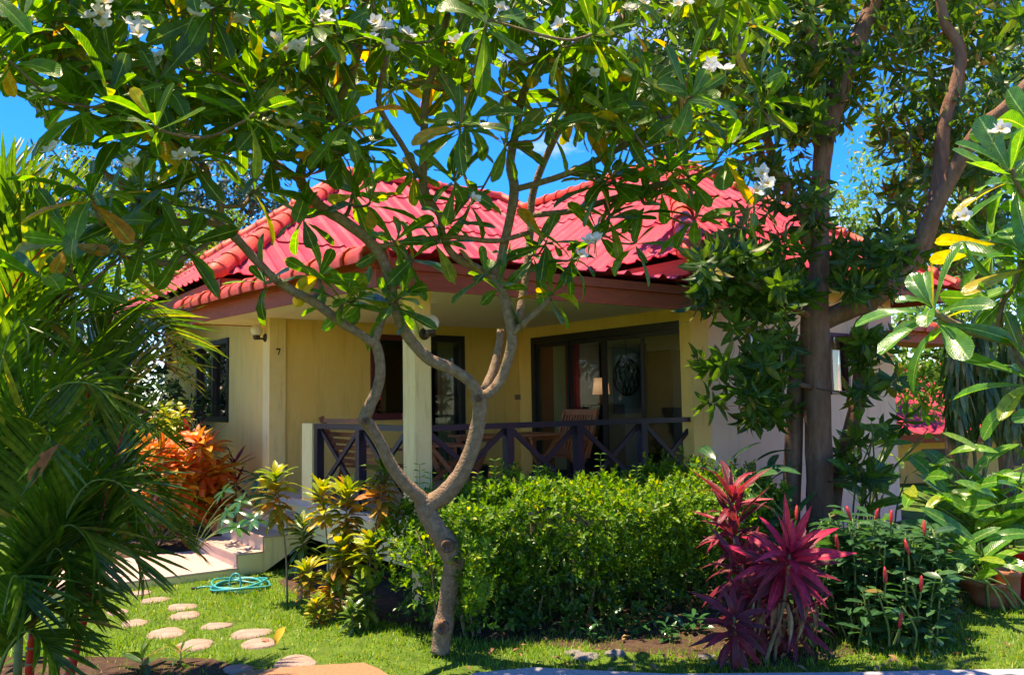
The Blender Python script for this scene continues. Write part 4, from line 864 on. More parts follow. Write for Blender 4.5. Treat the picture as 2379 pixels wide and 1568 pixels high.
# second frangipani reaching in from the right
b2 = np.array([4.6, 4.2, GZ]); f2 = empty('frangipani_tree', tuple(b2), 'bright frangipani bough reaching in beside the hanging dracaena leaves', 'tree')
sk2 = Skel()
P = smooth_path(np.array([b2, b2 + [-.05, 0, .7], b2 + [-.2, -.1, 1.3], b2 + [-.5, -.3, 1.75]]), 4); V, Fc = tube(P, np.linspace(.08, .05, len(P)), 10, .05); wobj('trunk', V, Fc, BK, f2, True); sk2.add(P, np.linspace(.08, .05, len(P)))
limb(f2, sk2, [(2700, 960, 3.85, 22), (2500, 830, 3.8, 15), (2379, 800, 3.75, 13), (2300, 780, 3.7, 12), (2230, 760, 3.65, 10), (2170, 725, 3.6, 8)], BK, n=9)
limb(f2, sk2, [(2600, 900, 3.8, 14), (2540, 700, 3.75, 12), (2480, 520, 3.7, 11), (2400, 470, 3.65, 9)], BK, n=8)
t2 = [at(*p) for p in [(2165, 715, 3.6), (2345, 395, 3.6), (2380, 600, 3.6), (2330, 690, 3.75), (2400, 860, 3.6), (2450, 500, 3.7), (2460, 760, 3.9), (2420, 300, 3.8), (2300, 560, 4.0), (2500, 950, 3.8), (2560, 650, 3.9)]]
ax2 = grow(f2, sk2, t2, M['barktwig'], .009, .014, upw=.4); mats = []
for i, t in enumerate(t2):
    a = {0: unit([-.55, -.35, .8]), 1: unit([-.5, -.4, .75]), 2: unit([-.4, -.3, .8])}.get(i, ax2[i]); mats.append(rosette(t, a, 16, 15, 120, .96, .16, spread=.012))
foliage(f2, np.vstack(mats), FT, LM['frangi2'])
flowers(f2, [(2243, 507, 3.5, 1, 4), (2310, 320, 3.45, 2, 14)], .8)
# ================================================================== red stemmed palm clump on the left
pbase = np.array([-3.05, 5.30, GZ]); palm = empty('sealing_wax_palm', tuple(pbase), 'clump of red stemmed palm with arching feather fronds beside the lawn', 'palm')
PL = [leaf_t(.50, .036, 'strap', 5, d, .3, 0, s) for d, s in ((.30, .03), (.42, -.03), (.2, 0), (.5, .04))]
stems = []
for i, (dx, dy, h, lx, ly) in enumerate([(-.25, .0, 1.5, -.1, -.05), (.1, .25, 1.25, .15, .1), (.32, -.05, .75, .2, -.05), (-.05, -.3, .9, .05, -.1), (.22, .15, .5, .1, .05), (.15, -.1, .55, .1, -.15), (-.5, .2, 1.7, -.2, .1), (-.2, .4, 2.05, .0, .05), (.12, -.35, .35, .05, -.1)]):
    p0 = pbase + [dx, dy, -.03]; p1 = p0 + [lx * .5, ly * .5, h * .55]; p2 = p0 + [lx, ly, h]
    P = smooth_path(np.array([p0, p1, p2]), 5); V, Fc = tube(P, np.linspace(.028, .020, len(P)), 8, .04); wobj('stem', V, Fc, M['redstem'] if i % 2 == 0 or i == 5 else M['greenstem'], palm, True); stems.append(p2)
    for t in (.35, .6, .8):
        c = P[int(t * (len(P) - 1))]; V, Fc = tube(np.array([c, c + [0, 0, .012]]), [.031, .031], 8); wobj('stem_ring', V, Fc, M['stem'], palm, True)
frond_mats = []; fronds = []
def frond(p0, target, L, lift, npair=26, ls=1.0, mat=None):
    """rachis from p0 arching towards the horizontal direction of target"""
    p0 = np.array(p0); tg = np.array(target) - p0; mid = p0 + tg * .45 + np.array([0, 0, lift]); S = smooth_path(np.array([p0, p0 + tg * .15 + np.array([0, 0, lift * .62]), mid, p0 + tg * .78 + np.array([0, 0, lift * .62]), p0 + tg]), 6)
    V, Fc = tube(S, np.linspace(.011, .003, len(S)), 6); o = wobj('frond', V, Fc, M['redstem'] if R.random() < .35 else M['greenstem'], palm, True)
    cum = np.concatenate([[0], np.cumsum(np.linalg.norm(np.diff(S, axis=0), axis=1))]); cum /= cum[-1]; ms = []
    tt = np.linspace(.22, .99, npair)
    pos = np.stack([np.interp(tt, cum, S[:, k]) for k in range(3)], 1); tan = unit(np.stack([np.interp(tt + .02, cum, S[:, k]) - np.interp(tt - .03, cum, S[:, k]) for k in range(3)], 1))
    sidev = unit(np.cross(tan, [0, 0, 1.0])); upv = np.cross(sidev, tan)
    for sg in (-1, 1):
        ang = np.radians(np.interp(tt, [.2, 1], [58, 24])) + NR.normal(0, .03, npair); d = np.cos(ang)[:, None] * tan + np.sin(ang)[:, None] * sidev * sg + upv * (.28 + NR.normal(0, .04, npair))[:, None]
        s = ls * np.interp(tt, [.2, .45, .8, 1], [.75, 1.05, .9, .55]) * NR.uniform(.88, 1.1, npair); ms.append(frames(pos, d, upv - sidev * sg * .35 + NR.normal(0, .06, (npair, 3)), s))
    fronds.append((o, np.vstack(ms), mat or LM['palm']))
def ftip(si, x, y, Y, lift, L=1, n=26, ls=1.0, mat=None): frond(stems[si], at(x, y, Y), L, lift, n, ls, mat)
ftip(6, 80, 400, 5.6, .35, ls=1.2); ftip(6, -120, 560, 5.3, .5); ftip(7, 230, 470, 6.0, .3, ls=1.15); ftip(7, 420, 560, 6.4, .45, ls=1.05); ftip(7, 10, 380, 6.1, .2, ls=1.2); ftip(0, 330, 700, 5.6, .55, ls=1.1)
ftip(0, 450, 800, 5.9, .55, ls=1.05); ftip(0, 150, 560, 5.0, .4, ls=1.1); ftip(1, 410, 870, 6.1, .45, mat=LM['palmy']); ftip(1, 420, 830, 6.3, .6); ftip(1, 300, 760, 5.8, .6, ls=1.1); ftip(3, 280, 960, 4.9, .6, ls=1.05); ftip(3, 60, 760, 4.7, .55, ls=1.1)
ftip(2, 370, 1000, 5.7, .55, ls=.9); ftip(2, 340, 1110, 5.5, .45, ls=.9); ftip(2, 400, 1215, 5.7, .45, ls=.8); ftip(4, 440, 1275, 5.9, .38, ls=.8); ftip(4, 330, 1330, 5.4, .35, ls=.85); ftip(5, 320, 1180, 5.0, .5); ftip(5, 120, 1060, 4.7, .55); ftip(8, 250, 1420, 5.1, .3, ls=.8); ftip(8, 180, 1480, 4.9, .28, ls=.8)
ftip(3, -60, 1000, 4.8, .5); ftip(8, 60, 1400, 4.7, .35, ls=.85);  ftip(1, 200, 900, 5.3, .6, ls=1.1); ftip(7, 350, 650, 6.2, .5, mat=None); ftip(5, 180, 1400, 5.0, .4, ls=.9); ftip(8, 130, 1540, 4.75, .22, ls=.8)
ftip(6, 180, 430, 5.9, .3, ls=1.2); ftip(7, 130, 520, 5.6, .4, ls=1.2);  ftip(5, 230, 1330, 5.0, .45); ftip(2, 300, 1230, 5.4, .45, ls=.9)
fronds.sort(key=lambda f: np.mean(f[1][:, 1, 3]) * 0 + abs(proj(f[1][len(f[1]) // 2, :3, 3])[0] - 260))
for k, (o, ms, mt) in enumerate(fronds): foliage(o, ms, PL, mt, 'leaflet', 52 if k < 6 else 0, 'leaflets')
# dead bract and dry leaf hanging in it
# broad leaved seedlings at its foot
SL = [leaf_t(.20, .05, 'lance', 5, d, .2, 0, s) for d, s in ((.6, .1), (1.0, -.1), (.3, 0))]
for (x, y, s, n) in ((330, 1560, 1.2, 9), (420, 1545, .9, 8), (60, 1540, 1.4, 9)):
    p = gp(x, y); o = empty('low_seedling', tuple(p), {330: 'dark strap leaved seedling sprouting under the red stemmed palm', 420: 'small leafy seedling at the edge of the palm shade', 60: 'pale green seedling beside the red palm stems'}[x], 'plant', 'seedlings under the palm')
    V, Fc = tube(np.array([p - [0, 0, .02], p + [0, 0, .10]]), [.006, .004], 6); wobj('stem', V, Fc, M['greenstem'], o); foliage(o, rosette(p + [0, 0, .1], (0, 0, 1), n, 25, 85, s, .2), SL, LM['palm'])

# ================================================================== hedge under the porch front
hb = hw(.9, -1.05); hedge = empty('hedge', tuple(hb), 'clipped bright green small leaved hedge in front of the porch railing', 'hedge')
HSt = []
for i in range(34):
    a = -.52 + 3.25 * i / 33 + R.uniform(-.08, .08); b = -.92 - .3 * min(1, max(0, a / .6)) + R.uniform(-.4, .3); p0 = hw(a, b, GZ - .03); p3 = hw(a + R.uniform(-.25, .25), b + R.uniform(-.2, .2), .75 + R.uniform(-.1, .1))
    P = smooth_path(np.array([p0, p0 + (p3 - p0) * .35 + NR.normal(0, .03, 3), p0 + (p3 - p0) * .7 + NR.normal(0, .04, 3), p3]), 4); r0 = R.uniform(.008, .02); V, Fc = tube(P, np.linspace(r0, r0 * .45, len(P)), 6, .05); wobj('stem', V, Fc, M['stem'], hedge, True); HSt.append(P)
    for k in range(2):
        q = P[R.randrange(5, len(P) - 2)]; e = q + np.array([R.uniform(-.25, .25), R.uniform(-.25, .25), R.uniform(.1, .35)]); V, Fc = tube(np.array([q, (q + e) / 2 + NR.normal(0, .02, 3), e]), [.006, .005, .003], 5); wobj('twig', V, Fc, M['stem'], hedge, True)
HL = [leaf_t(.058, .029, 'ellip', 3, d, .25, 0, s) for d, s in ((.3, .0), (.7, .1), (.1, -.1))]
def sprigs(root, P, D, nleaf, length, s, temps, mat, up=.5, n_ind=0):
    """short leafy shoots at points P in directions D"""
    ms = []; K = len(P)
    for j in range(nleaf):
        t = j / max(1, nleaf - 1); az = j * math.pi + NR.uniform(-.4, .4, K); u = unit(np.cross(D, NR.normal(0, 1, (K, 3)))) if j == 0 else u; w = np.cross(D, u)
        rad = np.cos(az + (j // 2) * 1.2)[:, None] * u + np.sin(az + (j // 2) * 1.2)[:, None] * w; d = unit(D * (.55 + .3 * t) + rad * (1 - .5 * t) + np.array([0, 0, .15])); nrm = unit(D * 1.0 - rad * .4 + np.array([0, 0, up]))
        ms.append(frames(P + D * length * t, d, nrm, s * NR.uniform(.55, 1.3, K) * (1 - .25 * t)))
    foliage(root, np.vstack(ms), temps, mat, 'leaf', n_ind)
K = 3000
a = NR.uniform(-.62, 2.85, K); bul = .45 * np.clip((a - .0) / .6, 0, 1); b = -.90 - bul / 2 + NR.uniform(-1, 1, K) * (.55 + bul / 2); topz = .93 + .07 * np.sin(a * 3.1) + .05 * np.sin(a * 7.3 + b * 5) - .25 * np.clip(np.abs(b + .90 + bul / 2) - .36 - bul / 2, 0, 1) * 2.0 - .9 * np.clip(-.42 - a, 0, 1) - .5 * np.clip(a - 2.6, 0, 1)
z = topz + .05 * np.sin(a * 13 + b * 9) - np.abs(NR.normal(0, .13, K)) + np.where(NR.uniform(0, 1, K) < .06, .10, 0); front = NR.uniform(0, 1, K) < .35; b = np.where(front, -1.38 - bul + NR.normal(0, .07, K), b); z = np.where(front, NR.uniform(.30, .90, K), z)
side = NR.uniform(0, 1, K) < .06; a = np.where(side, -.64 + NR.normal(0, .05, K), a); z = np.where(side, NR.uniform(.2, .7, K), z)
P = np.stack([HC[0] + a * HA[0] + b * HB[0], HC[1] + a * HA[1] + b * HB[1], z], 1); D = unit(NR.normal(0, .45, (K, 3)) + np.array([0, 0, .9]) + np.where(front, -.7, 0.)[:, None] * np.array([HB[0], HB[1], 0]))
sprigs(hedge, P, D, 9, .10, 1.0, HL, LM['hedge'])
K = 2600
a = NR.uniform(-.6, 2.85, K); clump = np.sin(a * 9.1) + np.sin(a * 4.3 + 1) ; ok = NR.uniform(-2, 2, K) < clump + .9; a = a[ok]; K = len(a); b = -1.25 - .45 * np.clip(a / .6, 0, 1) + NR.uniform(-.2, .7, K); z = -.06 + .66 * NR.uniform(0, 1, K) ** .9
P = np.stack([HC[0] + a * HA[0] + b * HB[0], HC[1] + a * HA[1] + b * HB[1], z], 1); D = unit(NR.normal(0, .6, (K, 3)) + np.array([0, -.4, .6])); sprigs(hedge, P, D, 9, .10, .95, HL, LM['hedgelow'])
# upright long shoots out of the top
for (x, y, Y) in ((1395, 1055, 7.6), (1150, 1070, 7.0), (1110, 1100, 6.9), (975, 1080, 7.0), (1000, 1100, 6.9), (1250, 1085, 7.3), (1480, 1085, 7.9)):
    e = at(x, y, Y); q = np.array([e[0], e[1], .85]); V, Fc = tube(np.array([q, (q + e) / 2, e]), [.004, .003, .002], 5); wobj('twig', V, Fc, M['greenstem'], hedge); m = np.linspace(.15, 1, 7); Pq = q + (e - q) * m[:, None]
    for sg in (-1, 1): foliage(hedge, frames(Pq, np.tile([sg * .9, -.2, .35], (7, 1)), np.tile([0, -.3, 1.], (7, 1)), 1.0), HL, LM['hedge'], 'leaf', 7)

# ================================================================== crotons, cordylines and other bed plants
CT = [leaf_t(.215, .07, 'ellip', 6, d, .25, .04, s) for d, s in ((.5, .05), (1.0, -.06), (.2, 0), (.7, .1))]
def croton(label, x, ytop, ybase, Y, n=40, s=1.0, whorls=3, mat='croton', low='crotonlow', lean=0.0, group='crotons beside the steps', xb=None, spread=.07, extra=()):
    """one stem with whorls of leaves; old leaves lower down"""
    top = at(x, ytop, Y); bs = gp(xb or x, ybase); bs = np.array([bs[0], Y, GZ]) if xb is None else bs; bs[1] = Y
    if xb is not None: bs[0] = at(xb, ybase, Y)[0]
    o = empty('croton', tuple(bs), label, 'plant', group); tips_ = [top] + [at(*e) for e in extra]; hi = []; lo_ = []
    for tp_ in tips_:
        H = tp_[2] - bs[2]; tp2 = tp_ - np.array([0, 0, min(.13 * s, H * .35)]); P = smooth_path(np.array([bs - [0, 0, .02], bs + (tp2 - bs) * [.3, .3, .45] + NR.normal(0, .015, 3), tp2]), 5); V, Fc = tube(P, np.linspace(.011, .006, len(P)), 6, .05); wobj('stem', V, Fc, M['stem'], o, True)
        for k in range(whorls):
            c = tp2 - (tp2 - bs) * (k * .17 * min(1, .9 / max(H, .3))); m = rosette(c, (NR.normal(0, .12), -.1, 1), int(1.5 * n / whorls), 18 + 30 * k, 75 + 25 * k, s * (1 - .06 * k), .22, spread=.012)
            (hi if k == 0 else lo_).append(m)
    foliage(o, np.vstack(hi), CT, LM[mat]);
    if lo_: foliage(o, np.vstack(lo_), CT, LM[low])
croton('tall croton with yellow green top and orange lower leaves by the steps', 640, 1070, 1350, 8.0, 46, 1.05, 3, xb=668)
croton('slim croton with lime top leaves in front of the stub wall', 748, 1105, 1395, 7.6, 30, 1.0, 2, xb=765, low='croton')
croton('bushy croton with long drooping olive and brown leaves', 808, 1100, 1400, 7.5, 64, 1.12, 4, xb=800)
croton('croton with dark green tips under the bent frangipani limb', 892, 1050, 1410, 7.3, 44, 1.0, 3, mat='crotondk', xb=868)
croton('mid height dark green croton behind the slim croton', 705, 1185, 1345, 8.1, 40, .95, 3, mat='crotondk', low='crotondk', xb=700)
croton('yellow variegated croton in the middle of the bed', 795, 1225, 1400, 7.4, 46, 1.05, 3, xb=790, low='croton')
croton('croton with broad lime leaves on a bare forked stem', 862, 1215, 1420, 7.2, 34, 1.05, 2, xb=850, low='croton')
croton('low croton with amber leaves near the coiled hose', 712, 1290, 1380, 7.7, 34, .85, 2, low='crotonlow', xb=715)
croton('low narrow leaved croton at the lawn edge of the bed', 735, 1370, 1420, 7.2, 40, .62, 2, low='crotonlow', xb=738)
croton('small yellow and brown croton between the taller stems', 775, 1320, 1400, 7.35, 34, .8, 2, xb=772)
croton('dark small croton beside the porch footing', 845, 1330, 1425, 7.1, 40, .85, 3, mat='crotondk', low='crotondk', xb=845)
croton('little green croton at the front of the bed', 820, 1385, 1440, 6.95, 26, .7, 2, mat='crotondk', low='crotondk', xb=822)
# orange croton bush by the left wall
oc = hw(-1.2, 5.0); ob = empty('orange_croton', tuple(oc), 'fiery orange and yellow croton bush under the left window', 'shrub'); tb = []
for i in range(44):
    x = R.uniform(345, 515); y = R.uniform(1005, 1185); Y = 10.95 + R.uniform(-.4, .45); tp_ = at(x, y, Y); tb.append(tp_); q = oc + [R.uniform(-.1, .1), R.uniform(-.1, .1), 0]
    P = smooth_path(np.array([q, q + (tp_ - q) * [.5, .5, .6], tp_]), 4); V, Fc = tube(P, np.linspace(.012, .006, len(P)), 6); wobj('stem', V, Fc, M['stem'], ob, True)
foliage(ob, np.vstack([rosette(t, (NR.normal(0, .3), -.25, 1), 16, 20, 110, 1.3, .25, spread=.014) for t in tb]), CT, LM['orange'])
oy = hw(-1.0, 5.7); ob = empty('yellow_croton', tuple(oy), 'yellow green croton shrub behind the orange bush', 'shrub'); tb = [at(R.uniform(350, 440), R.uniform(950, 1030), 11.6 + R.uniform(-.3, .3)) for _ in range(9)]
for tp_ in tb:
    P = smooth_path(np.array([oy, oy + (tp_ - oy) * [.5, .5, .6], tp_]), 4); V, Fc = tube(P, np.linspace(.012, .006, len(P)), 6); wobj('stem', V, Fc, M['stem'], ob, True)
foliage(ob, np.vstack([rosette(t, (NR.normal(0, .2), -.2, 1), 16, 20, 110, 1.1, .2) for t in tb]), CT, LM['croton'])
CO = [leaf_t(.37, .060, 'lance', 7, d, .3, .0, s) for d, s in ((.3, .05), (.8, -.05), (1.3, .04), (.1, 0))]
def cordyline(label, heads, base, mat='cordy', s=1.0, n=30, group='cordylines', pink=()):
    base = np.array(base); o = empty('cordyline', tuple(base), label, 'plant', group); A_ = []; B_ = []
    for i, (tp_, ax, sc_, hi) in enumerate(heads):
        tp_ = np.array(tp_); P = smooth_path(np.array([base + [NR.normal(0, .04), NR.normal(0, .04), -.03], base + (tp_ - base) * [.6, .6, .5], tp_]), 5); V, Fc = tube(P, np.linspace(.014, .010, len(P)), 7, .05); wobj('stem', V, Fc, M['stem'], o, True)
        m = rosette(tp_, ax, n, 12, hi, s * sc_, .18, spread=.013)
        if i in pink: B_.append(m)
        else: A_.append(m)
    if A_: foliage(o, np.vstack(A_), CO, LM[mat])
    if B_: foliage(o, np.vstack(B_), CO, LM['cordyp'])
    return o
cordyline('magenta cordyline with wide pink star of leaves beside the hedge', [(at(1835, 1285, 5.9), (.1, -.75, .75), 1.12, 125), (at(1835, 1300, 5.95), (.05, -.6, .7), 1.0, 140)], gp(1790, 1535), n=34, pink=(0,))
cordyline('dark maroon cordyline drooping low behind the pink star', [(at(1725, 1310, 6.1), (-.15, -.5, .8), .92, 130), (at(1705, 1245, 6.3), (-.2, -.2, 1), .8, 120), (at(1765, 1390, 6.0), (-.1, -.5, .8), .85, 135), (at(1850, 1420, 6.05), (.15, -.5, .8), .8, 135)], gp(1745, 1520))
cordyline('low cordyline with pink edged leaves spreading over the soil', [(at(1705, 1432, 5.75), (-.1, -.55, .8), .82, 135)], gp(1715, 1530), n=36)
cordyline('upright wine red cordyline rising above the hedge end', [(at(1700, 1150, 6.5), (.05, -.1, 1), 1.05, 70), (at(1705, 1210, 6.45), (.05, -.2, 1), .95, 100)], gp(1735, 1480), n=16)
cordyline('tall purple cordyline below the left window', [(hw(-.75, 4.9, 1.35), (0, 0, 1), 1.0, 95), (hw(-.7, 4.75, 1.15), (.1, -.2, 1), .9, 120)], hw(-.7, 4.8), n=16)
cordyline('dark burgundy cordyline against the wall next to the house number', [(hw(-.35, 4.25, 1.0), (0, -.1, 1), .82, 110), (hw(-.3, 4.3, .75), (.2, -.2, 1), .8, 125)], hw(-.35, 4.2), n=16)
# dry skirt under the cordyline
o = empty('dead_leaf_skirt', tuple(gp(1800, 1530)), 'hanging withered brown leaves under the pink cordyline', 'dead leaves'); K = 34; P = np.array([at(R.uniform(1740, 1900), R.uniform(1390, 1440), 5.9 + R.uniform(-.1, .2)) for _ in range(K)])
foliage(o, frames(P, NR.normal(0, .25, (K, 3)) + [0, 0, -1], NR.normal(0, .3, (K, 3)) + [0, -1, .1], .62), [leaf_t(.36, .042, 'lance', 6, .5, .5, .03, .08)], LM['dry']); V, Fc = tube(np.array([gp(1800, 1535), at(1810, 1400, 5.95)]), [.012, .01], 6); wobj('stem', V, Fc, M['stem'], o)
# schefflera beside the steps
SF = [leaf_t(.19, .058, 'ellip', 5, d, .2, 0, 0) for d in (.4, .8)]
sb = hw(-.95, 3.98); o = empty('schefflera', tuple(sb), 'glossy green umbrella plant leaning over the steps', 'plant'); ms = []
for (x, y, Y) in ((560, 1165, 9.7), (590, 1205, 9.3), (530, 1190, 9.9), (610, 1150, 9.9), (550, 1225, 9.4), (520, 1140, 10.1), (600, 1110, 10.0)):
    c = at(x, y, Y); P = smooth_path(np.array([sb, sb + (c - sb) * [.4, .4, .6], c]), 4); V, Fc = tube(P, np.linspace(.009, .004, len(P)), 6); wobj('stem', V, Fc, M['greenstem'], o, True); ms.append(rosette(c, (NR.normal(-.1, .25), -.55, .8), 8, 62, 100, 1.05, .15, spread=0))
foliage(o, np.vstack(ms), SF, LM['scheff'])
# costus thicket with red spikes
CS = [leaf_t(.15, .065, 'ellip', 5, d, .2, .02, s) for d, s in ((.4, 0), (.8, .05), (.2, -.05))]
cb = np.array([2.75, 6.7, GZ]); o = empty('costus_shrub', tuple(cb), 'dark green spiral ginger thicket with red flower spikes', 'shrub'); ms = []; cones = []
CONE = MB().lathe([(.005, -.02), (.010, 0), (.0135, .02), (.013, .05), (.009, .078), (.003, .092)], n=10); CONE = mesh_data('flower_spike', CONE.v, CONE.f, pm('red_bract', (.55, .02, .02), (.68, .04, .03), 60, .35, .6, 90, .5), True)
for i in range(120):
    x = R.uniform(1850, 2200); y = np.interp(x, [1850, 1950, 2200], [1235, 1175, 1235]) + R.random() ** 1.7 * 250; Y = 5.95 + R.uniform(0, 1.1) + (1480 - y) / 500; c = at(x, y, Y); q = np.array([c[0] * .93 + cb[0] * .07 + R.uniform(-.1, .1), c[1] * .9 + cb[1] * .1, GZ]); c[2] = max(c[2], .08)
    P = smooth_path(np.array([q, q + (c - q) * [.4, .4, .55] + NR.normal(0, .03, 3), c]), 4); V, Fc = tube(P, np.linspace(.009, .006, len(P)), 6); wobj('stem', V, Fc, M['greenstem'], o, True)
    H = c[2] - GZ; nl = max(8, int(26 * H)); k = np.arange(nl); tt = 1 - k / nl * .75; pos = q + (c - q) * tt[:, None]; az = k * 1.1 + R.uniform(0, 6); d = np.stack([np.cos(az), np.sin(az), np.full(nl, .25)], 1); d[:, 1] -= .25; ms.append(frames(pos, d, np.array([0, 0, 1.]) + NR.normal(0, .25, (nl, 3)), NR.uniform(.8, 1.2, nl)))
foliage(o, np.vstack(ms), CS, LM['costus'])
for (x, y, Y) in ((1850, 1190, 6.4), (1946, 1258, 6.1), (1975, 1190, 6.6), (2035, 1195, 6.6), (2070, 1200, 6.5), (2148, 1225, 6.4), (2058, 1335, 6.05), (2140, 1355, 6.05), (2090, 1440, 5.95), (2110, 1270, 6.3)):
    c = at(x, y + 12, Y); m4 = Matrix.Rotation(R.uniform(-.25, .25), 4, 'Y') @ Matrix.Rotation(R.uniform(-.2, .2), 4, 'X'); m4.translation = Vector(c - cb); link('flower_spike', CONE, o, local=m4)
    V, Fc = tube(np.array([c + [0, 0, -.02], c + [R.uniform(-.03, .03), .06, -.14]]), [.006, .007], 6); wobj('stem', V, Fc, M['greenstem'], o)
# heliconia / ginger clumps
HE = [leaf_t(.66, .145, 'paddle', 9, d, .2, .01, s) for d, s in ((.5, .04), (.9, -.05), (1.3, .05), (.3, 0))]
def clump(label, base, tips_, s=1.0, mat='heli', temps=HE, name='ginger_plant', per=3, group=None, cat='plant'):
    base = np.array(base); o = empty(name, tuple(base), label, cat, group); ms = []
    for tp_ in tips_:
        tp_ = np.array(tp_); q = base + [R.uniform(-.2, .2), R.uniform(-.2, .2), -.02]; P = smooth_path(np.array([q, q + (tp_ - q) * [.3, .3, .6], tp_]), 4); V, Fc = tube(P, np.linspace(.013, .007, len(P)), 6); wobj('stem', V, Fc, M['greenstem'], o, True); dr = unit(P[-1] - P[-3])
        for k in range(per):
            c = P[-1 - 2 * k]; az = R.uniform(0, 6.28); d = unit(dr * .6 + np.array([math.cos(az), math.sin(az) - .3, .35])); ms.append(frames(np.array([c]), np.array([d]), np.array([unit(dr + np.array([0, -.3, .6]) + NR.normal(0, .2, 3))]), s * R.uniform(.75, 1.1)))
    foliage(o, np.vstack(ms), temps, LM[mat])
clump('sunlit bright green ginger clump with broad paddle leaves', np.array([4.5, 8.2, GZ]), [at(R.uniform(2110, 2400), R.uniform(1020, 1280), 8.0 + R.uniform(-.7, .7)) for _ in range(40)], .95, group='ginger clumps')
clump('broad leaved ginger in the shade behind the mango trunk', np.array([3.9, 9.6, GZ]), [at(R.uniform(1950, 2160), R.uniform(980, 1150), 9.2 + R.uniform(-.5, .5)) for _ in range(14)], .8, mat='heli', group='ginger clumps')
clump('dark broad leaved ginger between the hedge and the mango', np.array([2.55, 8.0, GZ]), [at(R.uniform(1610, 1800), R.uniform(1030, 1180), 8.0 + R.uniform(-.4, .4)) for _ in range(12)], .72, mat='costus', group='ginger clumps')
clump('low ginger drooping over the lawn by the flower pots', np.array([4.1, 7.3, GZ]), [at(R.uniform(2180, 2330), R.uniform(1250, 1340), 7.2 + R.uniform(-.3, .3)) for _ in range(8)], .75, group='ginger clumps', per=2)
# low weeds in the bed
for i, (x, y, s, m_) in enumerate(((1330, 1470, 1.0, 'scheff'), (1480, 1480, 1.0, 'scheff'), (1170, 1450, .8, 'scheff'), (1560, 1490, .9, 'scheff'), (1260, 1440, .9, 'scheff'), (1420, 1462, 1.1, 'scheff'), (1380, 1490, .8, 'scheff'), (1600, 1470, 1.2, 'scheff'), (1530, 1455, 1.1, 'scheff'), (1220, 1478, .9, 'scheff'), (1100, 1470, .7, 'scheff'))):
    p = gp(x, y); o = empty('weed', tuple(p), 'low dark broad leaved weed on the soil under the hedge', 'plant', 'weeds under the hedge'); V, Fc = tube(np.array([p, p + [0, 0, .07]]), [.004, .003], 5); wobj('stem', V, Fc, M['greenstem'], o)
    foliage(o, np.vstack([rosette(p + [R.uniform(-.08, .08), R.uniform(-.05, .05), .06 + .04 * k], (0, -.2, 1), 6, 40, 80, .65 * s, .2) for k in range(3)]), SF, LM[m_])
# ================================================================== mango tree in front of the wing
mb_ = at(1905, 1328, 9.0); mb_[2] = GZ; mg = empty('mango_tree', tuple(mb_), 'tall dark mango tree with thick brown trunk in front of the pink wall', 'tree'); ms_ = Skel(); MBk = M['mbark']
limb(mg, ms_, [(1906, 1345, 9.0, 36), (1905, 1290, 9.0, 32), (1905, 1180, 9.0, 31), (1902, 1050, 9.0, 30), (1898, 930, 9.0, 31), (1896, 820, 9.0, 32), (1893, 750, 9.0, 33), (1898, 680, 9.0, 26), (1905, 600, 9.0, 22), (1906, 500, 9.0, 20), (1908, 400, 9.0, 21), (1920, 310, 9.0, 23), (1942, 230, 9.0, 24), (1970, 150, 9.0, 24), (2005, 70, 9.05, 21), (2040, -20, 9.1, 19), (2080, -140, 9.2, 15)], MBk, 'trunk', 14, .06)
limb(mg, ms_, [(1908, 350, 9.0, 16), (1893, 290, 9.0, 15), (1890, 200, 9.0, 15), (1886, 100, 9.0, 14), (1880, -20, 9.0, 13), (1870, -150, 8.9, 11)], MBk)
limb(mg, ms_, [(1900, 750, 9.0, 24), (1945, 730, 8.95, 23), (1990, 712, 8.9, 24), (2045, 680, 8.85, 25), (2100, 630, 8.8, 24), (2145, 560, 8.8, 21), (2172, 470, 8.8, 19), (2185, 380, 8.8, 17), (2195, 280, 8.8, 16), (2225, 180, 8.8, 15), (2230, 110, 8.8, 13), (2195, 50, 8.8, 12), (2175, -60, 8.8, 11)], MBk)
limb(mg, ms_, [(2120, 600, 8.8, 18), (2200, 430, 8.6, 18), (2270, 310, 8.4, 18), (2340, 250, 8.2, 17), (2430, 150, 8.1, 16)], MBk)
limb(mg, ms_, [(1895, 560, 9.0, 14), (1862, 490, 8.9, 14), (1830, 440, 8.85, 13), (1805, 390, 8.8, 12), (1775, 300, 8.7, 10), (1740, 180, 8.6, 9), (1700, 40, 8.6, 8)], MBk)
limb(mg, ms_, [(1835, 1330, 9.25, 22), (1838, 1200, 9.25, 21), (1843, 1050, 9.2, 20), (1850, 900, 9.15, 20), (1865, 820, 9.1, 19), (1885, 760, 9.0, 18)], MBk, 'trunk', 10)
limb(mg, ms_, [(1925, 1320, 9.2, 16), (1945, 1120, 9.3, 15), (1975, 1000, 9.35, 16), (1995, 920, 9.4, 18), (2000, 850, 9.4, 17), (1985, 790, 9.3, 15), (2010, 740, 9.3, 12), (2050, 680, 9.3, 10)], MBk, 'trunk', 10)
limb(mg, ms_, [(1890, 740, 9.0, 9), (1850, 720, 8.8, 8), (1800, 690, 8.6, 7), (1740, 660, 8.4, 6), (1690, 640, 8.3, 5)], MBk, n=7)
limb(mg, ms_, [(1885, 900, 8.9, 7), (1840, 890, 8.6, 6), (1780, 880, 8.3, 5), (1720, 880, 8.2, 4)], MBk, n=7)
tp = []
def add(n, x0, x1, y0, y1, Y0, Y1, f=None):
    k = 0
    while k < n:
        x, y = R.uniform(x0, x1), R.uniform(y0, y1)
        if f and not f(x, y): continue
        tp.append(at(x, y, R.uniform(Y0, Y1))); k += 1
hole = lambda x, y: not (1925 < x < 2045 and 180 < y < 470)
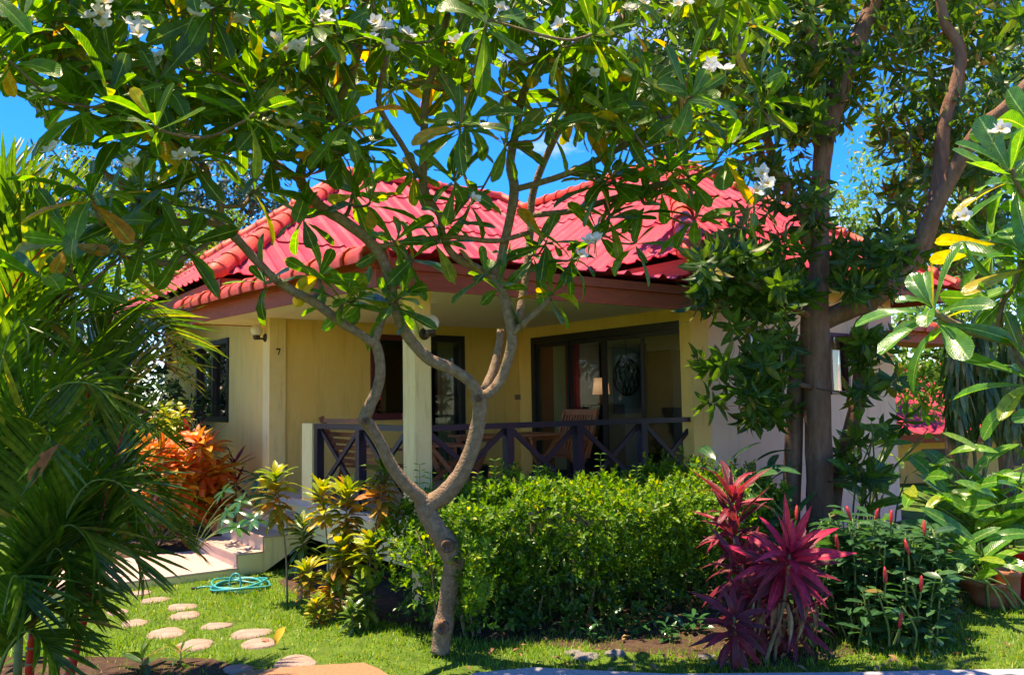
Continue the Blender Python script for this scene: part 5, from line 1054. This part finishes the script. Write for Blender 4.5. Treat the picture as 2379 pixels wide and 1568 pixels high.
add(230, 1420, 1900, -80, 330, 8.2, 10.2); add(60, 1700, 1900, 200, 560, 8.2, 9.6, hole); add(200, 1980, 2420, -80, 330, 8.7, 10.6, lambda x, y: not (x < 2050 and 150 < y)); add(80, 2040, 2420, 300, 640, 8.8, 10.4)
add(60, 1620, 1880, 570, 730, 7.9, 9.0); add(34, 1960, 2120, 540, 700, 8.2, 9.4); add(10, 1880, 1950, 560, 680, 9.1, 9.6); add(18, 1700, 1840, 700, 860, 8.0, 9.0); add(16, 1650, 1800, 830, 970, 7.9, 8.6); add(22, 1975, 2100, 780, 1120, 8.4, 9.2); add(16, 1720, 1815, 820, 1010, 8.3, 9.0); add(30, 1850, 1960, -80, 160, 8.2, 9.6); add(14, 1925, 2045, 160, 320, 8.4, 9.6)
grow(mg, ms_, tp, MBk, .003, .008, joined=True, n=5, sag=.05, upw=.1)
MT = [leaf_t(.20, .066, 'lance', 5, d, .25, .02, s) for d, s in ((.5, .1), (1.0, -.1), (.3, 0), (.8, .15))]
mm = []
for t in tp: 
    ax = unit(np.array([R.gauss(0, .5), R.gauss(0, .5), -.25])); mm.append(rosette(t, ax, R.randint(11, 17), 25, 120, 1.0, .3, spread=.022)[:, :, :])
foliage(mg, np.vstack(mm), MT, LM['mango'])

# ================================================================== trees and plants further back
def blob_tree(name, label, base, blobs, n, temps, mat, trunk_r=.12, trunk_mat=MBk, group='trees behind the bungalow', cat='tree', limbs=True):
    base = np.array(base, float); o = empty(name, tuple(base), label, cat, group); cs = [np.array(b[0]) for b in blobs]; top = np.mean(cs, axis=0)
    P = smooth_path(np.array([base - [0, 0, .05], base + (top - base) * [.2, .2, .5], top]), 5); V, Fc = tube(P, np.linspace(trunk_r, trunk_r * .4, len(P)), 9, .06); wobj('trunk', V, Fc, trunk_mat, o, True)
    for c in cs:
        b = P[len(P) * 2 // 3]; S = smooth_path(np.array([b, (b + c) / 2 + NR.normal(0, .15, 3), c]), 4); V, Fc = tube(S, np.linspace(trunk_r * .45, trunk_r * .12, len(S)), 6); wobj('branch', V, Fc, trunk_mat, o, True)
    vol = np.array([b[1] ** 2 for b in blobs]); ms = []
    for (c, r), k in zip(blobs, (n * vol / vol.sum()).astype(int)):
        d = unit(NR.normal(0, 1, (k, 3))); rr = r * NR.uniform(.25, 1.0, k) ** .45 * (1 + .22 * np.sin(d[:, 0] * 7 + d[:, 2] * 9)); pos = np.array(c) + d * rr[:, None]; nr = unit(d * .5 + NR.normal(0, .5, (k, 3)) + [0, -.2, .6]); dd = unit(np.cross(nr, NR.normal(0, 1, (k, 3))) + [0, 0, -.35]); ms.append(frames(pos, dd, nr, NR.uniform(.7, 1.25, k)))
    foliage(o, np.vstack(ms), temps, LM[mat], 'leaf', 0)
ST = [leaf_t(.13, .055, 'ellip', 3, d, .25, 0, 0) for d in (.3, .8)]
MTb = [leaf_t(.17, .06, 'ellip', 3, d, .25, 0, 0) for d in (.3, .8)]
B = lambda x, y, Y, r: (at(x, y, Y), r)
blob_tree('shade_tree', 'dark leaved tree with brown tips behind the left roof edge', (-6.5, 17, GZ), [B(180, 480, 17, 1.0), B(300, 440, 17.5, 1.1), B(420, 480, 17, 1.2), B(520, 430, 17, 1.0), B(560, 500, 17, .9), B(330, 580, 17, 1.3), B(460, 600, 17.5, 1.1), B(150, 400, 17, .7), B(250, 650, 17, 1.4), B(620, 440, 17.5, .8)], 7000, MTb, 'dktree', .2)
blob_tree('feathery_tree', 'light feathery green tree between the dark tree and the red roof', (-4.9, 15.2, GZ), [B(400, 560, 15.2, .6), B(450, 620, 15.2, .6), B(500, 560, 15.2, .5), B(380, 680, 15, .8), B(530, 520, 15.3, .4), B(300, 720, 15, .8)], 5200, [leaf_t(.07, .03, 'ellip', 2, .3, .2)], 'fern', .09)
blob_tree('small_tree', 'pale feathery tree top against the blue sky beside the palm', (-9.8, 17, GZ), [B(20, 480, 17, .9), B(70, 560, 17, 1.0), B(-60, 520, 17, 1.2), B(20, 640, 17, 1.4)], 3500, [leaf_t(.08, .035, 'ellip', 2, .3, .2)], 'fern', .12)
blob_tree('shade_tree', 'leafy green bush hiding the garden behind the palm clump', (-6.8, 13.0, GZ), [B(120, 800, 13, 1.2), B(260, 850, 13, 1.1), B(350, 960, 12.5, .8), B(30, 950, 13, 1.3), B(200, 1050, 12.5, 1.2), B(0, 720, 13.5, 1.2), B(400, 1040, 12.8, .6)], 6500, MTb, 'dktree', .12)
blob_tree('shade_tree', 'bright yellow green tree filling the gap right of the mango', (8.2, 16, GZ), [B(2120, 300, 16, 1.3), B(2100, 430, 16, 1.2), B(2200, 520, 16, 1.5), B(2320, 420, 16, 1.5), B(2250, 260, 16.5, 1.5), B(2400, 250, 16, 1.6), B(2180, 640, 16, 1.3), B(2330, 620, 16, 1.6)], 9000, ST, 'bgtree', .2)
blob_tree('shade_tree', 'sunlit round leaved shrub tree beyond the end of the bungalow', (8.6, 15.0, GZ), [B(2130, 820, 15, .9), B(2190, 760, 15.2, .9), B(2250, 850, 15, 1.0), B(2330, 780, 15.2, 1.2), B(2140, 890, 15, .6), B(2380, 880, 15, 1.2)], 6500, ST, 'bgtree', .14)
blob_tree('small_tree', 'small airy tree showing above the roof hip beside the mango trunk', (6.9, 18.5, GZ), [B(1945, 480, 18.5, .5), B(1990, 500, 18.5, .45), B(1960, 545, 18.5, .6), B(2010, 560, 18.5, .6)], 700, MTb, 'bgtree', .08)
blob_tree('small_tree', 'dense garden trees closing the view behind the ginger', (11.5, 21, GZ), [B(2200, 960, 22, 1.5), B(2330, 940, 21, 1.8), B(2420, 1000, 20, 1.8), B(2100, 1000, 23, 1.4)], 3500, MTb, 'dktree', .14)
blob_tree('shade_tree', 'big dark leafy bush standing left behind the palm clump', (-13, 18.5, GZ), [((-13, 18.5, 1.2), 2.2), ((-11, 19, 1.6), 2.2), ((-15, 20, 1.8), 2.6), ((-13, 20, 3.4), 2.2), ((-9.6, 18, 1.0), 1.8), ((-17, 22, 3), 3), ((-8.5, 16.5, .8), 1.4)], 11000, [leaf_t(.26, .11, 'ellip', 3, d, .25, 0, 0) for d in (.3, .8)], 'dktree', .2)
# dracaena with skirts of hanging leaves
DR = [leaf_t(.26, .045, 'strap', 4, d, .3, 0, s) for d, s in ((.3, 0), (.6, .08), (.1, -.05))]
db = np.array([4.75, 8.9, GZ]); o = empty('dracaena', tuple(db), 'dracaena with thick skirts of drooping leaves above the ginger', 'plant'); ms = []
for (x0, y0, y1, w, Y) in ((2225, 740, 1010, 55, 8.6), (2290, 720, 1000, 60, 8.8), (2350, 760, 1020, 55, 8.7), (2400, 720, 1040, 60, 8.9), (2260, 760, 960, 50, 9.0)):
    c0, c1 = at(x0, y0, Y), at(x0, y1, Y); S = smooth_path(np.array([db, db + (c1 - db) * [.6, .6, .6], c1, c0]), 5); V, Fc = tube(S, np.linspace(.022, .015, len(S)), 7); wobj('stem', V, Fc, M['stem'], o, True)
    K = 150; t = NR.uniform(0, 1, K); az = NR.uniform(0, 6.28, K); rw = w / FPX * Y * np.interp(t, [0, .3, 1], [.5, 1, .45]); pos = c0 + (c1 - c0) * t[:, None] + np.stack([np.cos(az) * rw * .5, np.sin(az) * rw * .5, np.zeros(K)], 1)
    d = np.stack([np.cos(az) * .35, np.sin(az) * .35, np.full(K, -1.0)], 1) + NR.normal(0, .12, (K, 3)); ms.append(frames(pos, d, np.stack([np.cos(az), np.sin(az), np.full(K, .3)], 1), NR.uniform(.7, 1.15, K)))
foliage(o, np.vstack(ms), DR, LM['drac'])

# ================================================================== neighbouring houses
def cottage(label, c, rz, w, d, eave, pitch, name='neighbour_bungalow'):
    o = empty(name, (c[0], c[1], GZ), label, 'house', 'neighbouring houses', rz=rz)
    MB().box(-w / 2, w / 2, -d / 2, d / 2, -.2, eave - GZ).build('wall', M['yellow'], o)
    for s in (-1, 1):
        for x in (-w * .3, 0, w * .3):
            q = MB().box(x - .4, x + .4, s * (d / 2 + .001), s * (d / 2 + .03), .3, eave - GZ - .35).build('window', M['frame'], o)
    rf = empty('roof', (0, 0, eave - GZ), parent=o); ov = .6; hh = (d / 2 + ov) * pitch
    for s in (-1, 1):
        V = []; Fc = []; n = int((w + 2 * ov) / .06)
        for i in range(n + 1):
            x = -w / 2 - ov + (w + 2 * ov) * i / n; wv = .03 * max(0, math.cos(2 * math.pi * x / .3)); V += [(x, s * (d / 2 + ov), wv), (x, 0, hh + wv)]
        for i in range(n): Fc.append((2 * i, 2 * i + 2, 2 * i + 3, 2 * i + 1))
        obj('roof_slope', V, Fc, M['roof'], rf, True)
        MB().box(-w / 2 - ov, w / 2 + ov, s * (d / 2 + ov) - .02, s * (d / 2 + ov) + .02, -.18, -.01).build('fascia_board', M['fascia'], rf)
    MB().lathe([(.12, -w / 2 - ov), (.12, w / 2 + ov)], (0, 0, hh), 10, Matrix.Rotation(math.pi / 2, 4, 'Y')).build('ridge_cap', M['cap'], rf, True)
cottage('neighbouring yellow bungalow with red roof beyond the ginger clump', (10.8, 20.5), math.radians(8), 7, 4, .95, .55)
cottage('neighbouring red roofed bungalow mirrored in the porch window', (15.5, 3.2), math.radians(64), 8, 4.5, 1.25, .75)

# ================================================================== small things
# coiled garden hose
hc = gp(556, 1366); o = empty('garden_hose', tuple(hc), 'coiled turquoise garden hose lying on the lawn by the steps', 'hose')
for k, (r, ph, z0) in enumerate(((.27, 0, .02), (.24, 1.0, .035), (.285, 2.2, .03), (.22, 3.4, .02), (.265, 4.6, .05))):
    a = np.linspace(0, 2 * math.pi, 41); P = np.stack([hc[0] + r * np.cos(a + ph) + .02 * np.cos(ph * 3), hc[1] + r * .98 * np.sin(a + ph) + .02 * np.sin(ph * 5), hc[2] + z0 + .018 * np.sin(2 * a + ph) + .004 * k], 1); V, Fc = tube(P, .0095, 7, cap=False); wobj('coil', V, Fc, M['hose'], o, True)
a = np.linspace(-.4, 2 * math.pi - .3, 30); P = np.stack([hc[0] + .03 + .055 * np.sin(a), hc[1] - .25 + .04 * np.sin(a * .5), hc[2] + .10 - .085 * np.cos(a)], 1); V, Fc = tube(P, .0095, 7); wobj('loop', V, Fc, M['hose'], o, True)
P = smooth_path(np.array([hc + [-.26, 0, .02], hc + [-.36, .03, .015], hc + [-.42, -.02, .012]]), 4); V, Fc = tube(P, .0095, 7); wobj('hose_end', V, Fc, M['hose'], o, True); V, Fc = tube(np.array([P[-1], P[-1] + [-.05, -.01, 0]]), [.013, .012], 8); wobj('nozzle', V, Fc, M['black'], o, True)
# fallen leaves
FLF = leaf_t(.15, .085, 'ellip', 5, .8, .35, .04)
def fallen(label, x, y, col_, s=1.0, group='fallen leaves', z=.03, tilt=.4):
    p = gp(x, y, GZ + z); m = frames(np.array([p]), np.array([[R.uniform(-1, 1), R.uniform(-.5, .5), tilt]]), np.array([[.1, -.5, 1.]]), s)[0]
    o = link('fallen_leaf', mesh_data('fallen_leaf', FLF[0], FLF[1], pm('fallen_leaf_colour', col_, tuple(c * .7 for c in col_), 30, .6), True, FLF[2]), local=Matrix(m.tolist())); tag(o, label, 'leaf', group)
fallen('bright yellow fallen leaf curled on the lawn by a stepping stone', 640, 1496, (.75, .42, .02), 1.0, tilt=.7)
fallen('small brown dead leaf lying on a stepping stone', 607, 1484, (.35, .12, .04), .5, z=.032, tilt=.1)
M['litter'] = LM['dry']
K = 420; lx = NR.uniform(-.5, 4.2, K); ly = NR.uniform(5.6, 9.0, K); ok = inside(bed2, lx, ly) | (ly < 6.4); lx, ly = lx[ok], ly[ok]; K = len(lx); pos = np.stack([lx, ly, np.full(K, GZ + .035)], 1); V = []
lt = leaf_t(.08, .03, 'lance', 3, .8, .4, .05); lm = frames(pos, np.stack([NR.normal(0, 1, K), NR.normal(0, 1, K), NR.uniform(-.1, .3, K)], 1), np.array([0, 0, 1.]) + NR.normal(0, .3, (K, 3)), NR.uniform(.5, 1.2, K)); VV = (np.einsum('nij,vj->nvi', lm[:, :3, :3], lt[0]) + lm[:, None, :3, 3]).reshape(-1, 3); FF = (lt[1][None] + (np.arange(K) * len(lt[0]))[:, None, None]).reshape(-1, 4)
tag(obj('leaf_litter', VV, FF, LM['dry'], None, True, np.tile(lt[2], (K, 1))), 'brown leaf litter scattered over the shaded soil', 'leaf litter', kind='stuff')
# pale stones in the bed
for i, (x, y, s) in enumerate(((1335, 1520, .05), (1362, 1530, .07), (1430, 1522, .06), (1640, 1530, .05), (1675, 1543, .045))):
    p = gp(x, y); bm = bmesh.new(); bmesh.ops.create_icosphere(bm, subdivisions=2, radius=1)
    for v in bm.verts: f = s * (1 + .25 * math.sin(v.co.x * 5 + i) * math.cos(v.co.y * 4 + i * 2)); v.co = Vector((v.co.x * f * 1.3, v.co.y * f, v.co.z * f * .5))
    me = bpy.data.meshes.new('pebble'); bm.to_mesh(me); bm.free(); me.materials.append(M['pebble']); o = link('pebble', me); o.location = (p[0], p[1], GZ + .01); tag(o, 'rough grey pebble on the shaded soil in front of the hedge', 'stone', 'pebbles in front of the hedge')
# pots at the right
def pot(label, x, y, r, h, plant=True):
    p = gp(x, y); o = empty('flower_pot', tuple(p), label, 'pot', 'pots beside the ginger'); MB().lathe([(r * .72, 0), (r * .9, h * .45), (r, h * .85), (r * 1.1, h * .86), (r * 1.1, h), (r * .95, h), (r * .9, h * .88)], n=22).build('body', M['pot'], o, True); MB().lathe([(r * .9, h * .87), (1e-4, h * .9)], n=16).build('earth', M['soil'], o, True)
    if plant: foliage(o, np.vstack([rosette(p + [R.uniform(-r, r) * .5, R.uniform(-r, r) * .5, h * .9], (0, -.1, 1), 9, 20, 80, .55, .2) for _ in range(4)]), SF, LM['scheff'])
pot('round glazed pot with small plants at the lawn edge', 2300, 1408, .17, .22); pot('slim terracotta pot beside the round glazed pot', 2345, 1412, .10, .32, False)
pot('half hidden terracotta pot behind the drooping ginger leaves', 2260, 1372, .18, .26)
p = at(2384, 1425, 7.6); p[2] = GZ; o = empty('red_bin', tuple(p), 'red plastic bin standing by the flower pots', 'bin'); MB().lathe([(.10, 0), (.12, .42), (.128, .42), (.128, .45), (.11, .45), (.10, .05)], n=22).build('body', M['redplastic'], o, True); MB().bar((-.13, 0, .40), (.13, 0, .40), .012, .012).build('handle', M['white'], o)
# dried bract in the palm
o = empty('dead_bract', tuple(at(95, 1080, 4.6)), 'curled orange brown dead leaf caught in the palm stems', 'leaf'); m = frames(np.array([at(70, 1130, 4.6)]), np.array([[.45, 0, 1.]]), np.array([[-.2, -1, .2]]), 1.0); foliage(o, m, [leaf_t(.26, .10, 'lance', 6, .5, .6, .03)], leafmat('dead_bract', [(0, (.5, .17, .05)), (1, (.42, .13, .04))], (1.3, 1, .6), .6, .35, .2))
# green plant on the porch floor
p = hw(2.35, 2.6, FLOOR); o = empty('porch_plant', tuple(p), 'leafy potted plant on the porch behind the table', 'plant'); MB().lathe([(.10, 0), (.14, .25), (.15, .25), (.15, .28), (.12, .28)], n=18).build('pot', M['darkwood'], o, True); foliage(o, np.vstack([rosette(p + [0, 0, .3 + .08 * k], (0, 0, 1), 10, 25, 85, 1.0, .2) for k in range(3)]), SL, LM['scheff'])
